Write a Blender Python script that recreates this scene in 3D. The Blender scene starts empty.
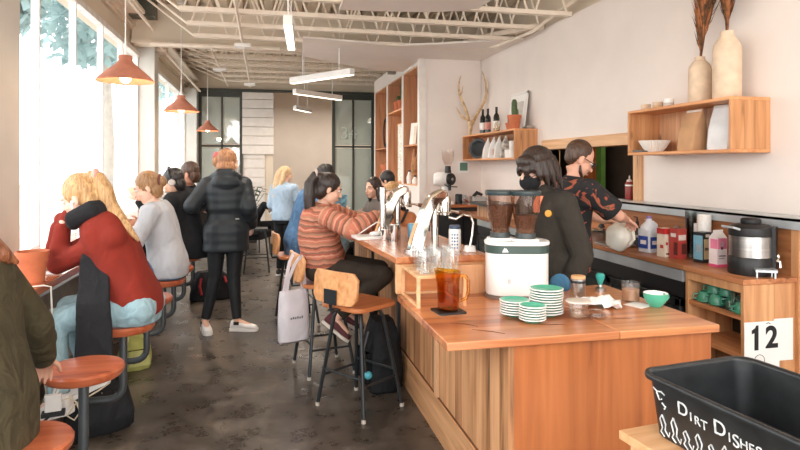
import bpy, bmesh, math, random
from mathutils import Vector as V, Matrix, Euler, noise
random.seed(7)
PI = math.pi
SC = bpy.context.scene
COL = SC.collection
EYE = 1.55

# ------------------------------------------------------------------ materials
def lin(c):
    return tuple(((v/255)/12.92 if v/255 <= .04045 else ((v/255+.055)/1.055)**2.4) for v in c)+(1,)
MATS = {}
def newmat(name):
    m = bpy.data.materials.new(name); m.use_nodes = True
    nt = m.node_tree; b = nt.nodes['Principled BSDF']; MATS[name] = m
    return m, nt, b
def nd(nt, t, **kw):
    n = nt.nodes.new(t)
    for k, v in kw.items():
        if k.startswith('i_'): n.inputs[k[2:].replace('_', ' ')].default_value = v
        else: setattr(n, k, v)
    return n
def coords(nt, scale=(1, 1, 1)):
    tc = nd(nt, 'ShaderNodeTexCoord'); mp = nd(nt, 'ShaderNodeMapping')
    mp.inputs['Scale'].default_value = scale
    nt.links.new(tc.outputs['Object'], mp.inputs['Vector'])
    return mp.outputs['Vector']
def ramp(nt, fac, stops):
    r = nd(nt, 'ShaderNodeValToRGB'); e = r.color_ramp.elements
    e[0].position, e[0].color = stops[0][0], lin(stops[0][1])
    e[1].position, e[1].color = stops[-1][0], lin(stops[-1][1])
    for p, c in stops[1:-1]:
        x = e.new(p); x.color = lin(c)
    nt.links.new(fac, r.inputs['Fac'])
    return r.outputs['Color']
def bump(nt, b, fac, strength=.2, dist=.01):
    bp = nd(nt, 'ShaderNodeBump'); bp.inputs['Strength'].default_value = strength; bp.inputs['Distance'].default_value = dist
    nt.links.new(fac, bp.inputs['Height']); nt.links.new(bp.outputs['Normal'], b.inputs['Normal'])
def M(name, rgb, rough=.6, metal=0., var=.06, scale=8., bmp=0., bscale=None, spec=.5, stretch=(1, 1, 1), coat=0.):
    m, nt, b = newmat(name)
    b.inputs['Roughness'].default_value = rough; b.inputs['Metallic'].default_value = metal
    b.inputs['Specular IOR Level'].default_value = spec
    b.inputs['Coat Weight'].default_value = coat
    n = nd(nt, 'ShaderNodeTexNoise'); n.inputs['Scale'].default_value = scale; n.inputs['Detail'].default_value = 4
    nt.links.new(coords(nt, stretch), n.inputs['Vector'])
    lo = tuple(max(0, v*(1-var)) for v in rgb); hi = tuple(min(255, v*(1+var)) for v in rgb)
    nt.links.new(ramp(nt, n.outputs['Fac'], [(.3, lo), (.7, hi)]), b.inputs['Base Color'])
    if bmp:
        n2 = nd(nt, 'ShaderNodeTexNoise'); n2.inputs['Scale'].default_value = bscale or scale*4; n2.inputs['Detail'].default_value = 3
        nt.links.new(coords(nt, stretch), n2.inputs['Vector'])
        bump(nt, b, n2.outputs['Fac'], bmp)
    return m
def wood(name, lo, hi, axis='y', plank=.12, across='x', rough=.4, knots=True, amount=.16, coat=0., grain=1.):
    """boards of width `plank` measured along `across`, grain along `axis`"""
    m, nt, b = newmat(name)
    b.inputs['Roughness'].default_value = rough; b.inputs['Coat Weight'].default_value = coat; b.inputs['Coat Roughness'].default_value = .18
    sc = [9*grain]*3; sc['xyz'.index(axis)] = .7*grain
    tc = nd(nt, 'ShaderNodeTexCoord')
    sep = nd(nt, 'ShaderNodeSeparateXYZ'); nt.links.new(tc.outputs['Object'], sep.inputs[0])
    dv = nd(nt, 'ShaderNodeMath', operation='DIVIDE'); dv.inputs[1].default_value = plank
    nt.links.new(sep.outputs['xyz'.index(across)], dv.inputs[0])
    fl = nd(nt, 'ShaderNodeMath', operation='FLOOR'); nt.links.new(dv.outputs[0], fl.inputs[0])
    wn = nd(nt, 'ShaderNodeTexWhiteNoise', noise_dimensions='1D'); nt.links.new(fl.outputs[0], wn.inputs['W'])
    mp = nd(nt, 'ShaderNodeMapping'); mp.inputs['Scale'].default_value = sc
    off = nd(nt, 'ShaderNodeVectorMath', operation='ADD'); nt.links.new(tc.outputs['Object'], off.inputs[0])
    sc2 = nd(nt, 'ShaderNodeVectorMath', operation='SCALE'); sc2.inputs['Scale'].default_value = 7.
    nt.links.new(wn.outputs['Color'], sc2.inputs[0]); nt.links.new(sc2.outputs[0], off.inputs[1])
    nt.links.new(off.outputs[0], mp.inputs['Vector'])
    n = nd(nt, 'ShaderNodeTexNoise'); n.inputs['Scale'].default_value = 2.2; n.inputs['Detail'].default_value = 6; n.inputs['Distortion'].default_value = .6
    nt.links.new(mp.outputs[0], n.inputs['Vector'])
    mix = nd(nt, 'ShaderNodeMath', operation='MULTIPLY_ADD'); mix.inputs[1].default_value = amount*2; 
    nt.links.new(wn.outputs['Value'], mix.inputs[0]); 
    sub = nd(nt, 'ShaderNodeMath', operation='SUBTRACT'); sub.inputs[1].default_value = amount
    nt.links.new(n.outputs['Fac'], sub.inputs[0]); nt.links.new(sub.outputs[0], mix.inputs[2])
    dk = tuple(v*.62 for v in lo)
    col = ramp(nt, mix.outputs[0], [(.18, dk), (.34, lo), (.66, hi), (.85, tuple(min(255, v*1.08) for v in hi))])
    if knots:
        vo = nd(nt, 'ShaderNodeTexVoronoi'); vo.inputs['Scale'].default_value = 3.1
        mk = nd(nt, 'ShaderNodeMapping'); s3 = [1.6]*3; s3['xyz'.index(axis)] = .55; mk.inputs['Scale'].default_value = s3
        nt.links.new(off.outputs[0], mk.inputs['Vector']); nt.links.new(mk.outputs[0], vo.inputs['Vector'])
        kr = nd(nt, 'ShaderNodeMapRange'); kr.inputs['From Min'].default_value = .02; kr.inputs['From Max'].default_value = .10
        nt.links.new(vo.outputs['Distance'], kr.inputs['Value'])
        mx = nd(nt, 'ShaderNodeMix', data_type='RGBA'); nt.links.new(kr.outputs[0], mx.inputs[0])
        mx.inputs[6].default_value = lin(tuple(v*.45 for v in lo)); nt.links.new(col, mx.inputs[7]); col = mx.outputs[2]
    nt.links.new(col, b.inputs['Base Color'])
    bump(nt, b, n.outputs['Fac'], .06)
    return m
def glass(name, rgb=(255, 255, 255), rough=.0, ior=1.45, alpha_mix=.0):
    m, nt, b = newmat(name)          # thin-walled glass: tinted see-through body with a mirror skin by Fresnel
    out = nt.nodes['Material Output']; nt.nodes.remove(b)
    t = nd(nt, 'ShaderNodeBsdfTransparent'); t.inputs['Color'].default_value = lin(rgb)
    g = nd(nt, 'ShaderNodeBsdfGlossy'); g.inputs['Roughness'].default_value = max(rough, .03)
    lw = nd(nt, 'ShaderNodeLayerWeight'); lw.inputs['Blend'].default_value = .5; pw = nd(nt, 'ShaderNodeMath', operation='POWER'); pw.inputs[1].default_value = 3.2; nt.links.new(lw.outputs['Facing'], pw.inputs[0]); fr = nd(nt, 'ShaderNodeMath', operation='MULTIPLY_ADD'); fr.inputs[1].default_value = .55; fr.inputs[2].default_value = (ior-1)*.11; nt.links.new(pw.outputs[0], fr.inputs[0])
    mx = nd(nt, 'ShaderNodeMixShader'); nt.links.new(fr.outputs[0], mx.inputs[0]); nt.links.new(t.outputs[0], mx.inputs[1]); nt.links.new(g.outputs[0], mx.inputs[2])
    nt.links.new(mx.outputs[0], out.inputs['Surface'])
    return m
def pane_mat(name, tint, gloss=.08, haze=.0, hazecol=(220, 225, 222)):
    m, nt, b = newmat(name)
    out = nt.nodes['Material Output']; nt.nodes.remove(b)
    t = nd(nt, 'ShaderNodeBsdfTransparent'); t.inputs['Color'].default_value = lin(tint)
    g = nd(nt, 'ShaderNodeBsdfGlossy'); g.inputs['Roughness'].default_value = .02
    d = nd(nt, 'ShaderNodeBsdfDiffuse'); d.inputs['Color'].default_value = lin(hazecol)
    m1 = nd(nt, 'ShaderNodeMixShader'); m1.inputs[0].default_value = gloss
    nt.links.new(t.outputs[0], m1.inputs[1]); nt.links.new(g.outputs[0], m1.inputs[2])
    m2 = nd(nt, 'ShaderNodeMixShader'); m2.inputs[0].default_value = haze
    nt.links.new(m1.outputs[0], m2.inputs[1]); nt.links.new(d.outputs[0], m2.inputs[2])
    nt.links.new(m2.outputs[0], out.inputs['Surface'])
    return m
def emit(name, rgb, s):
    m, nt, b = newmat(name)
    b.inputs['Base Color'].default_value = lin(rgb); b.inputs['Emission Color'].default_value = lin(rgb); b.inputs['Emission Strength'].default_value = s
    return m
def hairmat(name, lo, hi):
    m, nt, b = newmat(name)
    b.inputs['Roughness'].default_value = .42
    n = nd(nt, 'ShaderNodeTexNoise'); n.inputs['Scale'].default_value = 6; n.inputs['Detail'].default_value = 5; n.inputs['Distortion'].default_value = .8
    nt.links.new(coords(nt, (14, 14, 1.6)), n.inputs['Vector'])
    nt.links.new(ramp(nt, n.outputs['Fac'], [(.3, lo), (.7, hi)]), b.inputs['Base Color'])
    bump(nt, b, n.outputs['Fac'], .7, .012)
    return m
def cloth(name, rgb, rough=.9, wr=.35, var=.08, wscale=9.):
    m, nt, b = newmat(name)
    b.inputs['Roughness'].default_value = rough; b.inputs['Specular IOR Level'].default_value = .25
    n = nd(nt, 'ShaderNodeTexNoise'); n.inputs['Scale'].default_value = wscale; n.inputs['Detail'].default_value = 3; n.inputs['Distortion'].default_value = 1.2
    nt.links.new(coords(nt, (1, 1, .7)), n.inputs['Vector'])
    nt.links.new(ramp(nt, n.outputs['Fac'], [(.3, tuple(v*(1-var) for v in rgb)), (.7, tuple(min(255, v*(1+var)) for v in rgb))]), b.inputs['Base Color'])
    bump(nt, b, n.outputs['Fac'], wr, .035)
    return m
def stripes(name, cols, period=.3, attr='along'):
    """knitted bands measured along the torso or the sleeve (stored per vertex)"""
    m, nt, b = newmat(name)
    b.inputs['Roughness'].default_value = .95; b.inputs['Specular IOR Level'].default_value = .15
    at = nd(nt, 'ShaderNodeAttribute', attribute_name=attr)
    n = nd(nt, 'ShaderNodeTexNoise'); n.inputs['Scale'].default_value = 14; nt.links.new(coords(nt), n.inputs['Vector'])
    ma = nd(nt, 'ShaderNodeMath', operation='MULTIPLY_ADD'); ma.inputs[1].default_value = .034; nt.links.new(n.outputs['Fac'], ma.inputs[0]); nt.links.new(at.outputs['Fac'], ma.inputs[2])
    dv = nd(nt, 'ShaderNodeMath', operation='DIVIDE'); dv.inputs[1].default_value = period; nt.links.new(ma.outputs[0], dv.inputs[0])
    fr = nd(nt, 'ShaderNodeMath', operation='FRACT'); nt.links.new(dv.outputs[0], fr.inputs[0])
    r = nd(nt, 'ShaderNodeValToRGB'); cr = r.color_ramp; cr.interpolation = 'CONSTANT'
    for i, c in enumerate(cols):
        e = cr.elements[0] if i == 0 else (cr.elements[1] if i == 1 else cr.elements.new(i/len(cols)))
        e.position = i/len(cols); e.color = lin(c)
    nt.links.new(fr.outputs[0], r.inputs[0]); nt.links.new(r.outputs[0], b.inputs['Base Color'])
    bump(nt, b, n.outputs['Fac'], .5, .02)
    return m

# ------------------------------------------------------------------ mesh builder
class MB:
    def __init__(s): s.v = []; s.f = []; s.mi = []; s.sm = []; s.m = 0
    def mat(s, i): s.m = i; return s
    def _add(s, vs, fs, smooth=False):
        k = len(s.v); s.v += [tuple(p) for p in vs]
        for f in fs: s.f.append(tuple(k+i for i in f)); s.mi.append(s.m); s.sm.append(smooth)
        return s
    def box(s, c, d, rz=0, M3=None):
        vs = []
        for z in (-.5, .5):
            for x, y in ((-.5, -.5), (.5, -.5), (.5, .5), (-.5, .5)): vs.append(V((x*d[0], y*d[1], z*d[2])))
        R = M3 or Matrix.Rotation(rz, 3, 'Z')
        vs = [R @ p + V(c) for p in vs]
        return s._add(vs, [(3, 2, 1, 0), (4, 5, 6, 7), (0, 1, 5, 4), (1, 2, 6, 5), (2, 3, 7, 6), (3, 0, 4, 7)])
    def bb(s, x0, x1, y0, y1, z0, z1): return s.box(((x0+x1)/2, (y0+y1)/2, (z0+z1)/2), (abs(x1-x0), abs(y1-y0), abs(z1-z0)))
    def loft(s, rings, caps=True, smooth=True, closed=False):
        n = len(rings[0]); vs = [p for r in rings for p in r]; fs = []
        m = len(rings)
        for i in range(m if closed else m-1):
            j = (i+1) % m
            for k in range(n): fs.append((i*n+k, i*n+(k+1) % n, j*n+(k+1) % n, j*n+k))
        s._add(vs, fs, smooth)
        if caps and not closed:
            k = len(s.v)-len(vs)
            for f in (tuple(k+i for i in reversed(range(n))), tuple(k+(m-1)*n+i for i in range(n))):
                s.f.append(f); s.mi.append(s.m); s.sm.append(False)
        return s
    def cyl(s, p0, p1, r0, r1=None, n=16, caps=True):
        return s.tube([p0, p1], [r0, r0 if r1 is None else r1], n, caps)
    def tube(s, pts, r, n=10, caps=True, closed=False):
        pts = [V(p) for p in pts]
        if not isinstance(r, (list, tuple)): r = [r]*len(pts)
        rings = []; u = None
        for i, p in enumerate(pts):
            if closed: t = pts[(i+1) % len(pts)]-pts[i-1]
            else: t = pts[min(i+1, len(pts)-1)]-pts[max(i-1, 0)]
            t.normalize()
            if u is None: u = t.orthogonal().normalized()
            u = (u - t*u.dot(t)); u = u.normalized() if u.length > 1e-6 else t.orthogonal().normalized()
            w = t.cross(u)
            rings.append([p+(u*math.cos(2*PI*k/n)+w*math.sin(2*PI*k/n))*r[i] for k in range(n)])
        return s.loft(rings, caps, True, closed)
    def lathe(s, prof, c=(0, 0, 0), n=28, axis=None, caps=True):
        R = V((0, 0, 1)).rotation_difference(V(axis)).to_matrix() if axis else Matrix.Identity(3)
        rings = [[R @ V((r*math.cos(2*PI*k/n), r*math.sin(2*PI*k/n), z))+V(c) for k in range(n)] for r, z in ((max(r, 1e-4), z) for r, z in prof)]
        return s.loft(rings, caps, True)
    def ell(s, c, r, ax=None, n=14):
        if not isinstance(r, (list, tuple)): r = (r, r, r)
        ax = ax or (V((1, 0, 0)), V((0, 1, 0)), V((0, 0, 1)))
        rings = []
        for i in range(n//2+1):
            ph = -PI/2+PI*i/(n//2); cr = max(math.cos(ph), .02); z = math.sin(ph)
            rings.append([V(c)+ax[0]*(r[0]*cr*math.cos(2*PI*k/n))+ax[1]*(r[1]*cr*math.sin(2*PI*k/n))+ax[2]*(r[2]*z) for k in range(n)])
        return s.loft(rings, True, True)
    def prism(s, poly, z0, z1):
        n = len(poly); vs = [(x, y, z0) for x, y in poly]+[(x, y, z1) for x, y in poly]
        return s._add(vs, [tuple(reversed(range(n))), tuple(range(n, 2*n))]+[(i, (i+1) % n, n+(i+1) % n, n+i) for i in range(n)])
    def quad(s, a, b, c, d): return s._add([a, b, c, d], [(0, 1, 2, 3)])
    def rbox(s, c, d, r=.02, seg=5, rz=0, top=None):
        """box with rounded vertical edges; top = scale of the upper outline"""
        out = []
        for (sx, sy, a0) in ((1, 1, 0), (-1, 1, PI/2), (-1, -1, PI), (1, -1, 1.5*PI)):
            for k in range(seg+1):
                a = a0+PI/2*k/seg; out.append(V((sx*(d[0]/2-r)+r*math.cos(a), sy*(d[1]/2-r)+r*math.sin(a), 0)))
        R = Matrix.Rotation(rz, 3, 'Z'); t = top or 1
        rings = [[R @ (p*q+V((0, 0, z))) + V(c) for p in out] for z, q in ((-d[2]/2, 1), (d[2]/2, t))]
        k0 = len(s.f); s.loft(rings, True, False); return s
    def build(s, name, mats, parent=None, loc=None, rz=0, bevel=0, angle=40, remesh=0, smooth_it=4):
        me = bpy.data.meshes.new(name); me.from_pydata(s.v, [], s.f)
        if not isinstance(mats, (list, tuple)): mats = [mats]
        for m in mats: me.materials.append(m)
        me.polygons.foreach_set('material_index', s.mi)
        bm = bmesh.new(); bm.from_mesh(me); bmesh.ops.recalc_face_normals(bm, faces=bm.faces); bm.to_mesh(me); bm.free()
        o = bpy.data.objects.new(name, me); COL.objects.link(o)
        if remesh:
            md = o.modifiers.new('r', 'REMESH'); md.mode = 'VOXEL'; md.voxel_size = remesh
            ms = o.modifiers.new('s', 'SMOOTH'); ms.factor = .5; ms.iterations = smooth_it
            dg = bpy.context.evaluated_depsgraph_get(); m2 = bpy.data.meshes.new_from_object(o.evaluated_get(dg), depsgraph=dg)
            o.modifiers.clear(); o.data = m2; bpy.data.meshes.remove(me); me = m2; me.name = name
            me.polygons.foreach_set('use_smooth', [True]*len(me.polygons))
            me.materials.clear()
            for m in mats: me.materials.append(m)
        else:
            me.polygons.foreach_set('use_smooth', [True]*len(me.polygons))
            me.set_sharp_from_angle(angle=math.radians(angle))
        if bevel:
            b = o.modifiers.new('bevel', 'BEVEL'); b.width = bevel; b.segments = 2; b.limit_method = 'ANGLE'; b.angle_limit = math.radians(50); b.harden_normals = False
        if parent: o.parent = parent
        if loc is not None: o.location = loc
        if rz: o.rotation_euler.z = rz
        return o
def tag(o, label=None, cat=None, group=None, kind=None):
    if label: o['label'] = label
    if cat: o['category'] = cat
    if group: o['group'] = group
    if kind: o['kind'] = kind
    return o
def thing(name, label, cat, loc=(0, 0, 0), rz=0, group=None):
    o = bpy.data.objects.new(name, None); o.empty_display_size = .1; COL.objects.link(o); o.location = loc; o.rotation_euler.z = rz
    return tag(o, label, cat, group)
def dup(root, loc, rz=0, label=None, group=None):
    def cp(o, par):
        c = o.copy(); COL.objects.link(c); c.parent = par
        for ch in [x for x in KIDS(o)]: cp(ch, c)
        return c
    r = cp(root, None); r.location = loc; r.rotation_euler.z = rz
    if label: r['label'] = label
    if group: r['group'] = group
    return r
def KIDS(o): return list(o.children)
def struct(name, mb, mats, label=None, parent=None, **kw):
    o = mb.build(name, mats, parent, **kw)
    if parent is None: tag(o, label, None, None, 'structure')
    return o
def text_mesh(name, body, size, mat, parent, loc, rot, depth=.001, scale=(1, 1, 1), bold=0.):
    cu = bpy.data.curves.new(name, 'FONT'); cu.body = body; cu.size = size; cu.extrude = depth; cu.offset = bold; cu.align_x = 'CENTER'; cu.align_y = 'CENTER'
    t = bpy.data.objects.new(name, cu); COL.objects.link(t)
    dg = bpy.context.evaluated_depsgraph_get(); me = bpy.data.meshes.new_from_object(t.evaluated_get(dg), depsgraph=dg)
    bpy.data.objects.remove(t); bpy.data.curves.remove(cu)
    me.materials.clear(); me.materials.append(mat)
    o = bpy.data.objects.new(name, me); COL.objects.link(o); o.parent = parent; o.location = loc; o.rotation_euler = rot; o.scale = scale
    return o
ORD = ['topmost', 'second', 'third', 'fourth', 'fifth', 'sixth', 'seventh', 'eighth', 'ninth', 'tenth']
# ------------------------------------------------------------------ palette
WALLC = M('white_plaster', (236, 226, 219), .85, var=.015, scale=2, bmp=.03, bscale=60)
WALL2 = M('off_white_plaster', (238, 228, 219), .85, var=.015, scale=2)
BEIGE = M('beige_paint', (224, 210, 190), .8, var=.03, scale=1.5)
STEELW = M('cream_steel_paint', (238, 225, 208), .6, var=.03)
DECK = M('cream_roof_deck', (222, 206, 184), .7, var=.04, scale=2)
CREAM = M('column_cream', (212, 210, 203), .6, var=.03, scale=2)
WINF = M('window_frame_paint', (232, 228, 224), .5)
DARKF = M('dark_green_grey_frame', (62, 64, 58), .5)
SHIP = M('white_shiplap_paint', (232, 225, 218), .7, var=.02)
BLACK = M('black_plastic', (28, 28, 29), .45)
BLACKM = M('black_steel', (46, 50, 52), .42, .3)
PIPE = M('grey_painted_steel_pipe', (88, 92, 94), .38, .5)
CHROME = M('polished_chrome', (228, 224, 218), .08, 1., var=.02)
STEEL = M('brushed_steel', (190, 190, 188), .28, 1., var=.06, scale=3, stretch=(1, 1, 30))
RAIL = M('galvanised_steel', (196, 202, 205), .35, .45, var=.08, scale=3)
WHITEP = M('white_plastic', (238, 236, 232), .3, var=.01)
WHITEC = M('white_ceramic', (240, 236, 230), .2, var=.01)
TEAL = M('teal_glaze', (84, 180, 148), .32, var=.04)
TERRA = M('terracotta_clay', (198, 112, 74), .8, var=.08, scale=10, bmp=.08)
TERRAL = M('terracotta_lamp_clay', (178, 114, 90), .85, var=.07, scale=12, bmp=.1)
PAPER = M('white_paper', (240, 237, 232), .8, var=.01)
KRAFT = M('brown_kraft_paper', (196, 152, 112), .8, var=.05, bmp=.15, bscale=14)
INK = M('black_ink', (22, 22, 24), .7)
CHALK = M('white_chalk', (206, 208, 206), .95, var=.2, scale=60)
VASE = M('sand_stoneware', (220, 196, 170), .8, var=.05, scale=14, bmp=.06)
BONE = M('weathered_antler_bone', (198, 168, 130), .75, var=.2, scale=14, bmp=.2)
GREEN = M('leaf_green', (58, 82, 56), .5, var=.25, scale=20)
CACT = M('cactus_green', (74, 92, 58), .7, var=.2, scale=30)
SOIL = M('potting_soil', (60, 44, 34), .95, var=.2, scale=40)
GLASSC = glass('clear_glass', (253, 254, 254), .0, 1.8)
AMBER = glass('amber_glass', (242, 212, 124), .03)
COFFEE = M('milky_coffee', (186, 132, 96), .4)
BEANS = M('roasted_coffee_beans', (102, 76, 60), .5, var=.5, scale=160, bmp=.9, bscale=160)
WT = wood('oiled_fir_worktop', (172, 98, 58), (208, 138, 90), 'x', .19, 'y', .30, True, .16, coat=.35)
WB = wood('oiled_fir_bar_top', (168, 96, 58), (206, 136, 90), 'y', .19, 'x', .26, True, .14, coat=.45)
WFRONT = wood('warm_fir_front_panel', (166, 94, 48), (186, 110, 60), 'z', .30, 'x', .45, True, .04)
WSTAVE = wood('light_fir_stave_panel', (176, 122, 80), (214, 160, 114), 'z', .055, 'y', .5, False, .20)
WSKIRT = wood('light_fir_skirting', (188, 134, 90), (222, 168, 120), 'y', .3, 'z', .5, True, .08)
WSHELF = wood('pale_fir_shelf', (196, 130, 82), (228, 164, 112), 'y', .16, 'z', .5, True, .12)
WEND = wood('pale_fir_end_panel', (190, 132, 86), (224, 168, 118), 'z', .2, 'x', .5, True, .1)
WBOOK = wood('orange_fir_bookcase', (196, 146, 108), (222, 176, 138), 'z', .14, 'x', .5, True, .12)
WSTOOL = wood('orange_stool_ply', (192, 112, 64), (216, 138, 88), 'x', .3, 'y', .35, False, .05, coat=.3)
WBACKR = wood('honey_ply_backrest', (206, 140, 86), (232, 172, 118), 'x', .3, 'y', .4, False, .05, coat=.2)
WSEAT = wood('red_orange_seat_wood', (168, 82, 50), (198, 112, 74), 'x', .09, 'y', .3, False, .1, coat=.4)
WCOUNT = wood('dark_orange_window_counter', (150, 78, 44), (196, 112, 66), 'y', .2, 'x', .22, True, .12, coat=.5)
WPALE = wood('pale_pine', (214, 160, 110), (238, 192, 146), 'x', .2, 'y', .5, False, .06)
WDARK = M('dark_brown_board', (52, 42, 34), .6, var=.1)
ORANGEP = wood('orange_door_board', (190, 104, 50), (216, 132, 70), 'z', .3, 'y', .5, False, .1)

def floor_mat():
    m, nt, b = newmat('polished_dark_concrete')
    v = coords(nt)
    n1 = nd(nt, 'ShaderNodeTexNoise'); n1.inputs['Scale'].default_value = .9; n1.inputs['Detail'].default_value = 8; n1.inputs['Roughness'].default_value = .62; n1.inputs['Distortion'].default_value = .7
    n2 = nd(nt, 'ShaderNodeTexNoise'); n2.inputs['Scale'].default_value = 5.; n2.inputs['Detail'].default_value = 8; n2.inputs['Roughness'].default_value = .7
    nt.links.new(v, n1.inputs['Vector']); nt.links.new(v, n2.inputs['Vector'])
    mx = nd(nt, 'ShaderNodeMath', operation='MULTIPLY_ADD'); mx.inputs[1].default_value = .5
    nt.links.new(n2.outputs['Fac'], mx.inputs[0])
    h = nd(nt, 'ShaderNodeMath', operation='MULTIPLY'); h.inputs[1].default_value = .55; nt.links.new(n1.outputs['Fac'], h.inputs[0]); nt.links.new(h.outputs[0], mx.inputs[2])
    col = ramp(nt, mx.outputs[0], [(.34, (44, 38, 32)), (.47, (68, 60, 52)), (.57, (92, 83, 74)), (.69, (136, 126, 114))])
    vo = nd(nt, 'ShaderNodeTexVoronoi', feature='DISTANCE_TO_EDGE'); vo.inputs['Scale'].default_value = .55
    dst = nd(nt, 'ShaderNodeVectorMath', operation='MULTIPLY_ADD'); dst.inputs[1].default_value = (.5, .5, .5)
    nt.links.new(n1.outputs['Color'], dst.inputs[0]); nt.links.new(v, dst.inputs[2]); nt.links.new(dst.outputs[0], vo.inputs['Vector'])
    mr = nd(nt, 'ShaderNodeMapRange'); mr.inputs['From Min'].default_value = 0; mr.inputs['From Max'].default_value = .0025
    nt.links.new(vo.outputs['Distance'], mr.inputs['Value'])
    mm = nd(nt, 'ShaderNodeMix', data_type='RGBA'); nt.links.new(mr.outputs[0], mm.inputs[0]); mm.inputs[6].default_value = lin((62, 53, 45)); nt.links.new(col, mm.inputs[7])
    nt.links.new(mm.outputs[2], b.inputs['Base Color'])
    rr = nd(nt, 'ShaderNodeMapRange'); rr.inputs['From Min'].default_value = .3; rr.inputs['From Max'].default_value = .7; rr.inputs['To Min'].default_value = .19; rr.inputs['To Max'].default_value = .46
    nt.links.new(n2.outputs['Fac'], rr.inputs['Value']); nt.links.new(rr.outputs[0], b.inputs['Roughness'])
    bump(nt, b, n2.outputs['Fac'], .05)
    return m
FLOORM = floor_mat()

# ------------------------------------------------------------------ room shell
XL, XR, YB, YA = -1.75, 3.2, 14.6, 8.62        # window wall, bar wall, back wall, short wall with antlers
ZC, ZJ, ZD = 3.17, 3.166, 3.75                 # wall head / cloud, joist chord, deck
struct('floor', MB().bb(-2.0, 5.2, -1.2, 18.2, -.1, 0), FLOORM, 'dark polished concrete floor of the cafe')
struct('ground_outside', MB().bb(-60, -1.98, -25, 60, -.25, -.12), M('pale_paving', (214, 210, 204), .9), 'pale sunlit paving outside the windows')
# roof deck with ribs along the room
mb = MB(); x = -2.0; prof = []
while x < 5.2:
    prof += [(x, ZD), (x+.10, ZD), (x+.12, ZD+.06), (x+.18, ZD+.06)]; x += .20
rings = [[V((a, y, b)) for a, b in prof]+[V((a, y, ZD+.12)) for a, b in reversed(prof)] for y in (-1.2, 18.2)]
mb.loft(rings, True, False)
struct('ceiling', mb, DECK, 'cream corrugated metal roof deck above the joists')
# left wall: low wall, header, columns
struct('wall_left', MB().bb(XL-.22, XL-.02, -.6, YB, 0, .62).bb(XL-.22, XL-.02, -.6, YB, 3.155, ZD), BEIGE, 'beige low wall and header above the tall windows')
struct('trim_1', MB().bb(XL-.22, XL+.03, 4.25, 4.83, 0, ZD), CREAM, 'cream column at the left end of the near window', bevel=.02)
struct('trim_2', MB().bb(XL-.22, -1.53, 9.1, 9.42, 0, 3.3), CREAM, 'white painted column between the two tall windows', bevel=.01)
struct('trim_3', MB().bb(XL-.22, -1.50, 14.15, YB, 0, 3.3), CREAM, 'white post in the far left corner')
struct('trim_4', MB().bb(XL-.02, -1.50, -.6, YB, 3.50, 3.54).bb(XL-.02, -1.70, -.6, YB, 3.42, 3.70).bb(XL-.02, XL+.02, -.6, YB, 3.38, 3.42), STEELW, 'cream steel channel running along the top of the window wall')
struct('trim_5', MB().bb(-1.55, -1.40, 9.2, 9.42, 3.2, ZD).bb(-1.75, -1.40, 8.9, 9.2, 3.3, ZD), BEIGE, 'beige bracket post under the roof at the second column')
struct('trim_6', MB().bb(XL, XR+.2, 8.66, 8.80, 3.24, ZD).bb(XL, XR+.2, 8.60, 8.86, 3.20, 3.24), BEIGE, 'beige roof beam crossing the room beyond the joists')
def window(n, y0, y1, mull, z0, z1, label):
    r = bpy.data.objects.new('window_%d' % n, None); COL.objects.link(r); r.location = (XL, y0, z0); tag(r, label, None, None, 'structure')
    h = z1-z0; w = y1-y0
    f = MB().bb(-.06, .0, 0, .03, 0, h).bb(-.06, .0, w-.04, w, 0, h).bb(-.06, .02, 0, w, h-.06, h).bb(-.06, .03, 0, w, 0, .06)
    f.build('window_frame', WINF, r)
    for m in mull: MB().bb(-.05, .012, m-y0-.012, m-y0+.012, .06, h-.06).build('mullion', WINF, r)
    ys = [y0]+list(mull)+[y1]
    for a, b in zip(ys, ys[1:]): MB().bb(-.03, -.022, a-y0+.02, b-y0-.02, .05, h-.05).build('pane', PANE, r)
PANE = pane_mat('window_glass', (250, 252, 252), .05, .0)
window(1, 4.83, 9.1, [5.26, 6.2, 7.17, 8.1], .62, 3.155, 'tall near window of clear panes behind the window counter')
window(2, 9.42, 14.15, [10.6, 11.8, 13.0], .62, 3.155, 'tall far window beyond the white column')
window(3, .2, 4.25, [1.2, 2.2, 3.2], .62, 3.155, 'tall window behind the person in olive')
# bar wall with the pass-through opening
OY0, OY1, OZ0, OZ1 = 4.72, 6.42, 1.22, 1.74
w = MB()
w.bb(XR, XR+.15, -.6, OY0, 0, 2.58).bb(XR, XR+.15, OY1, YA+.15, 0, 2.58).bb(XR, XR+.15, OY0, OY1, 0, OZ0).bb(XR, XR+.15, OY0, OY1, OZ1, 2.58)
w.bb(XR+.008, XR+.15, -.6, YA+.15, 2.58, ZC)
struct('wall_right', w, WALLC, 'white plaster wall behind the bar with a pass-through opening')
struct('wall_right_upper', MB().bb(XR+.12, XR+.25, -.6, 18, ZC, ZD), BEIGE, 'beige strip of wall above the bar wall')
struct('wall_antler', MB().bb(2.29, XR, YA, YA+.15, 0, ZC), WALLC, 'short white wall facing the room beside the bookcase')
struct('trim_7', MB().bb(2.23, 2.33, YA-.015, YA+.1, 0, ZC), SHIP, 'white corner board at the edge of the bookcase wall')
bw = MB(); BX = 2.29
bays = [(8.80, 9.90), (10.00, 11.22), (11.32, 12.56)]; BZ0, BZ1 = 1.24, 3.10
bw.bb(BX, BX+.5, YA+.1, 12.7, 0, BZ0-.03).bb(BX, BX+.5, YA+.1, 12.7, BZ1+.03, 3.36)
bw.bb(BX+.36, BX+.5, YA+.1, 12.7, BZ0-.03, BZ1+.03).bb(BX, BX+.36, YA+.1, 8.77, BZ0-.03, BZ1+.03).bb(BX, BX+.36, 12.6, 12.7, BZ0-.03, BZ1+.03)
struct('wall_bookcase', bw, WALLC, 'white wall holding the built-in bookcase')
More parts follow.
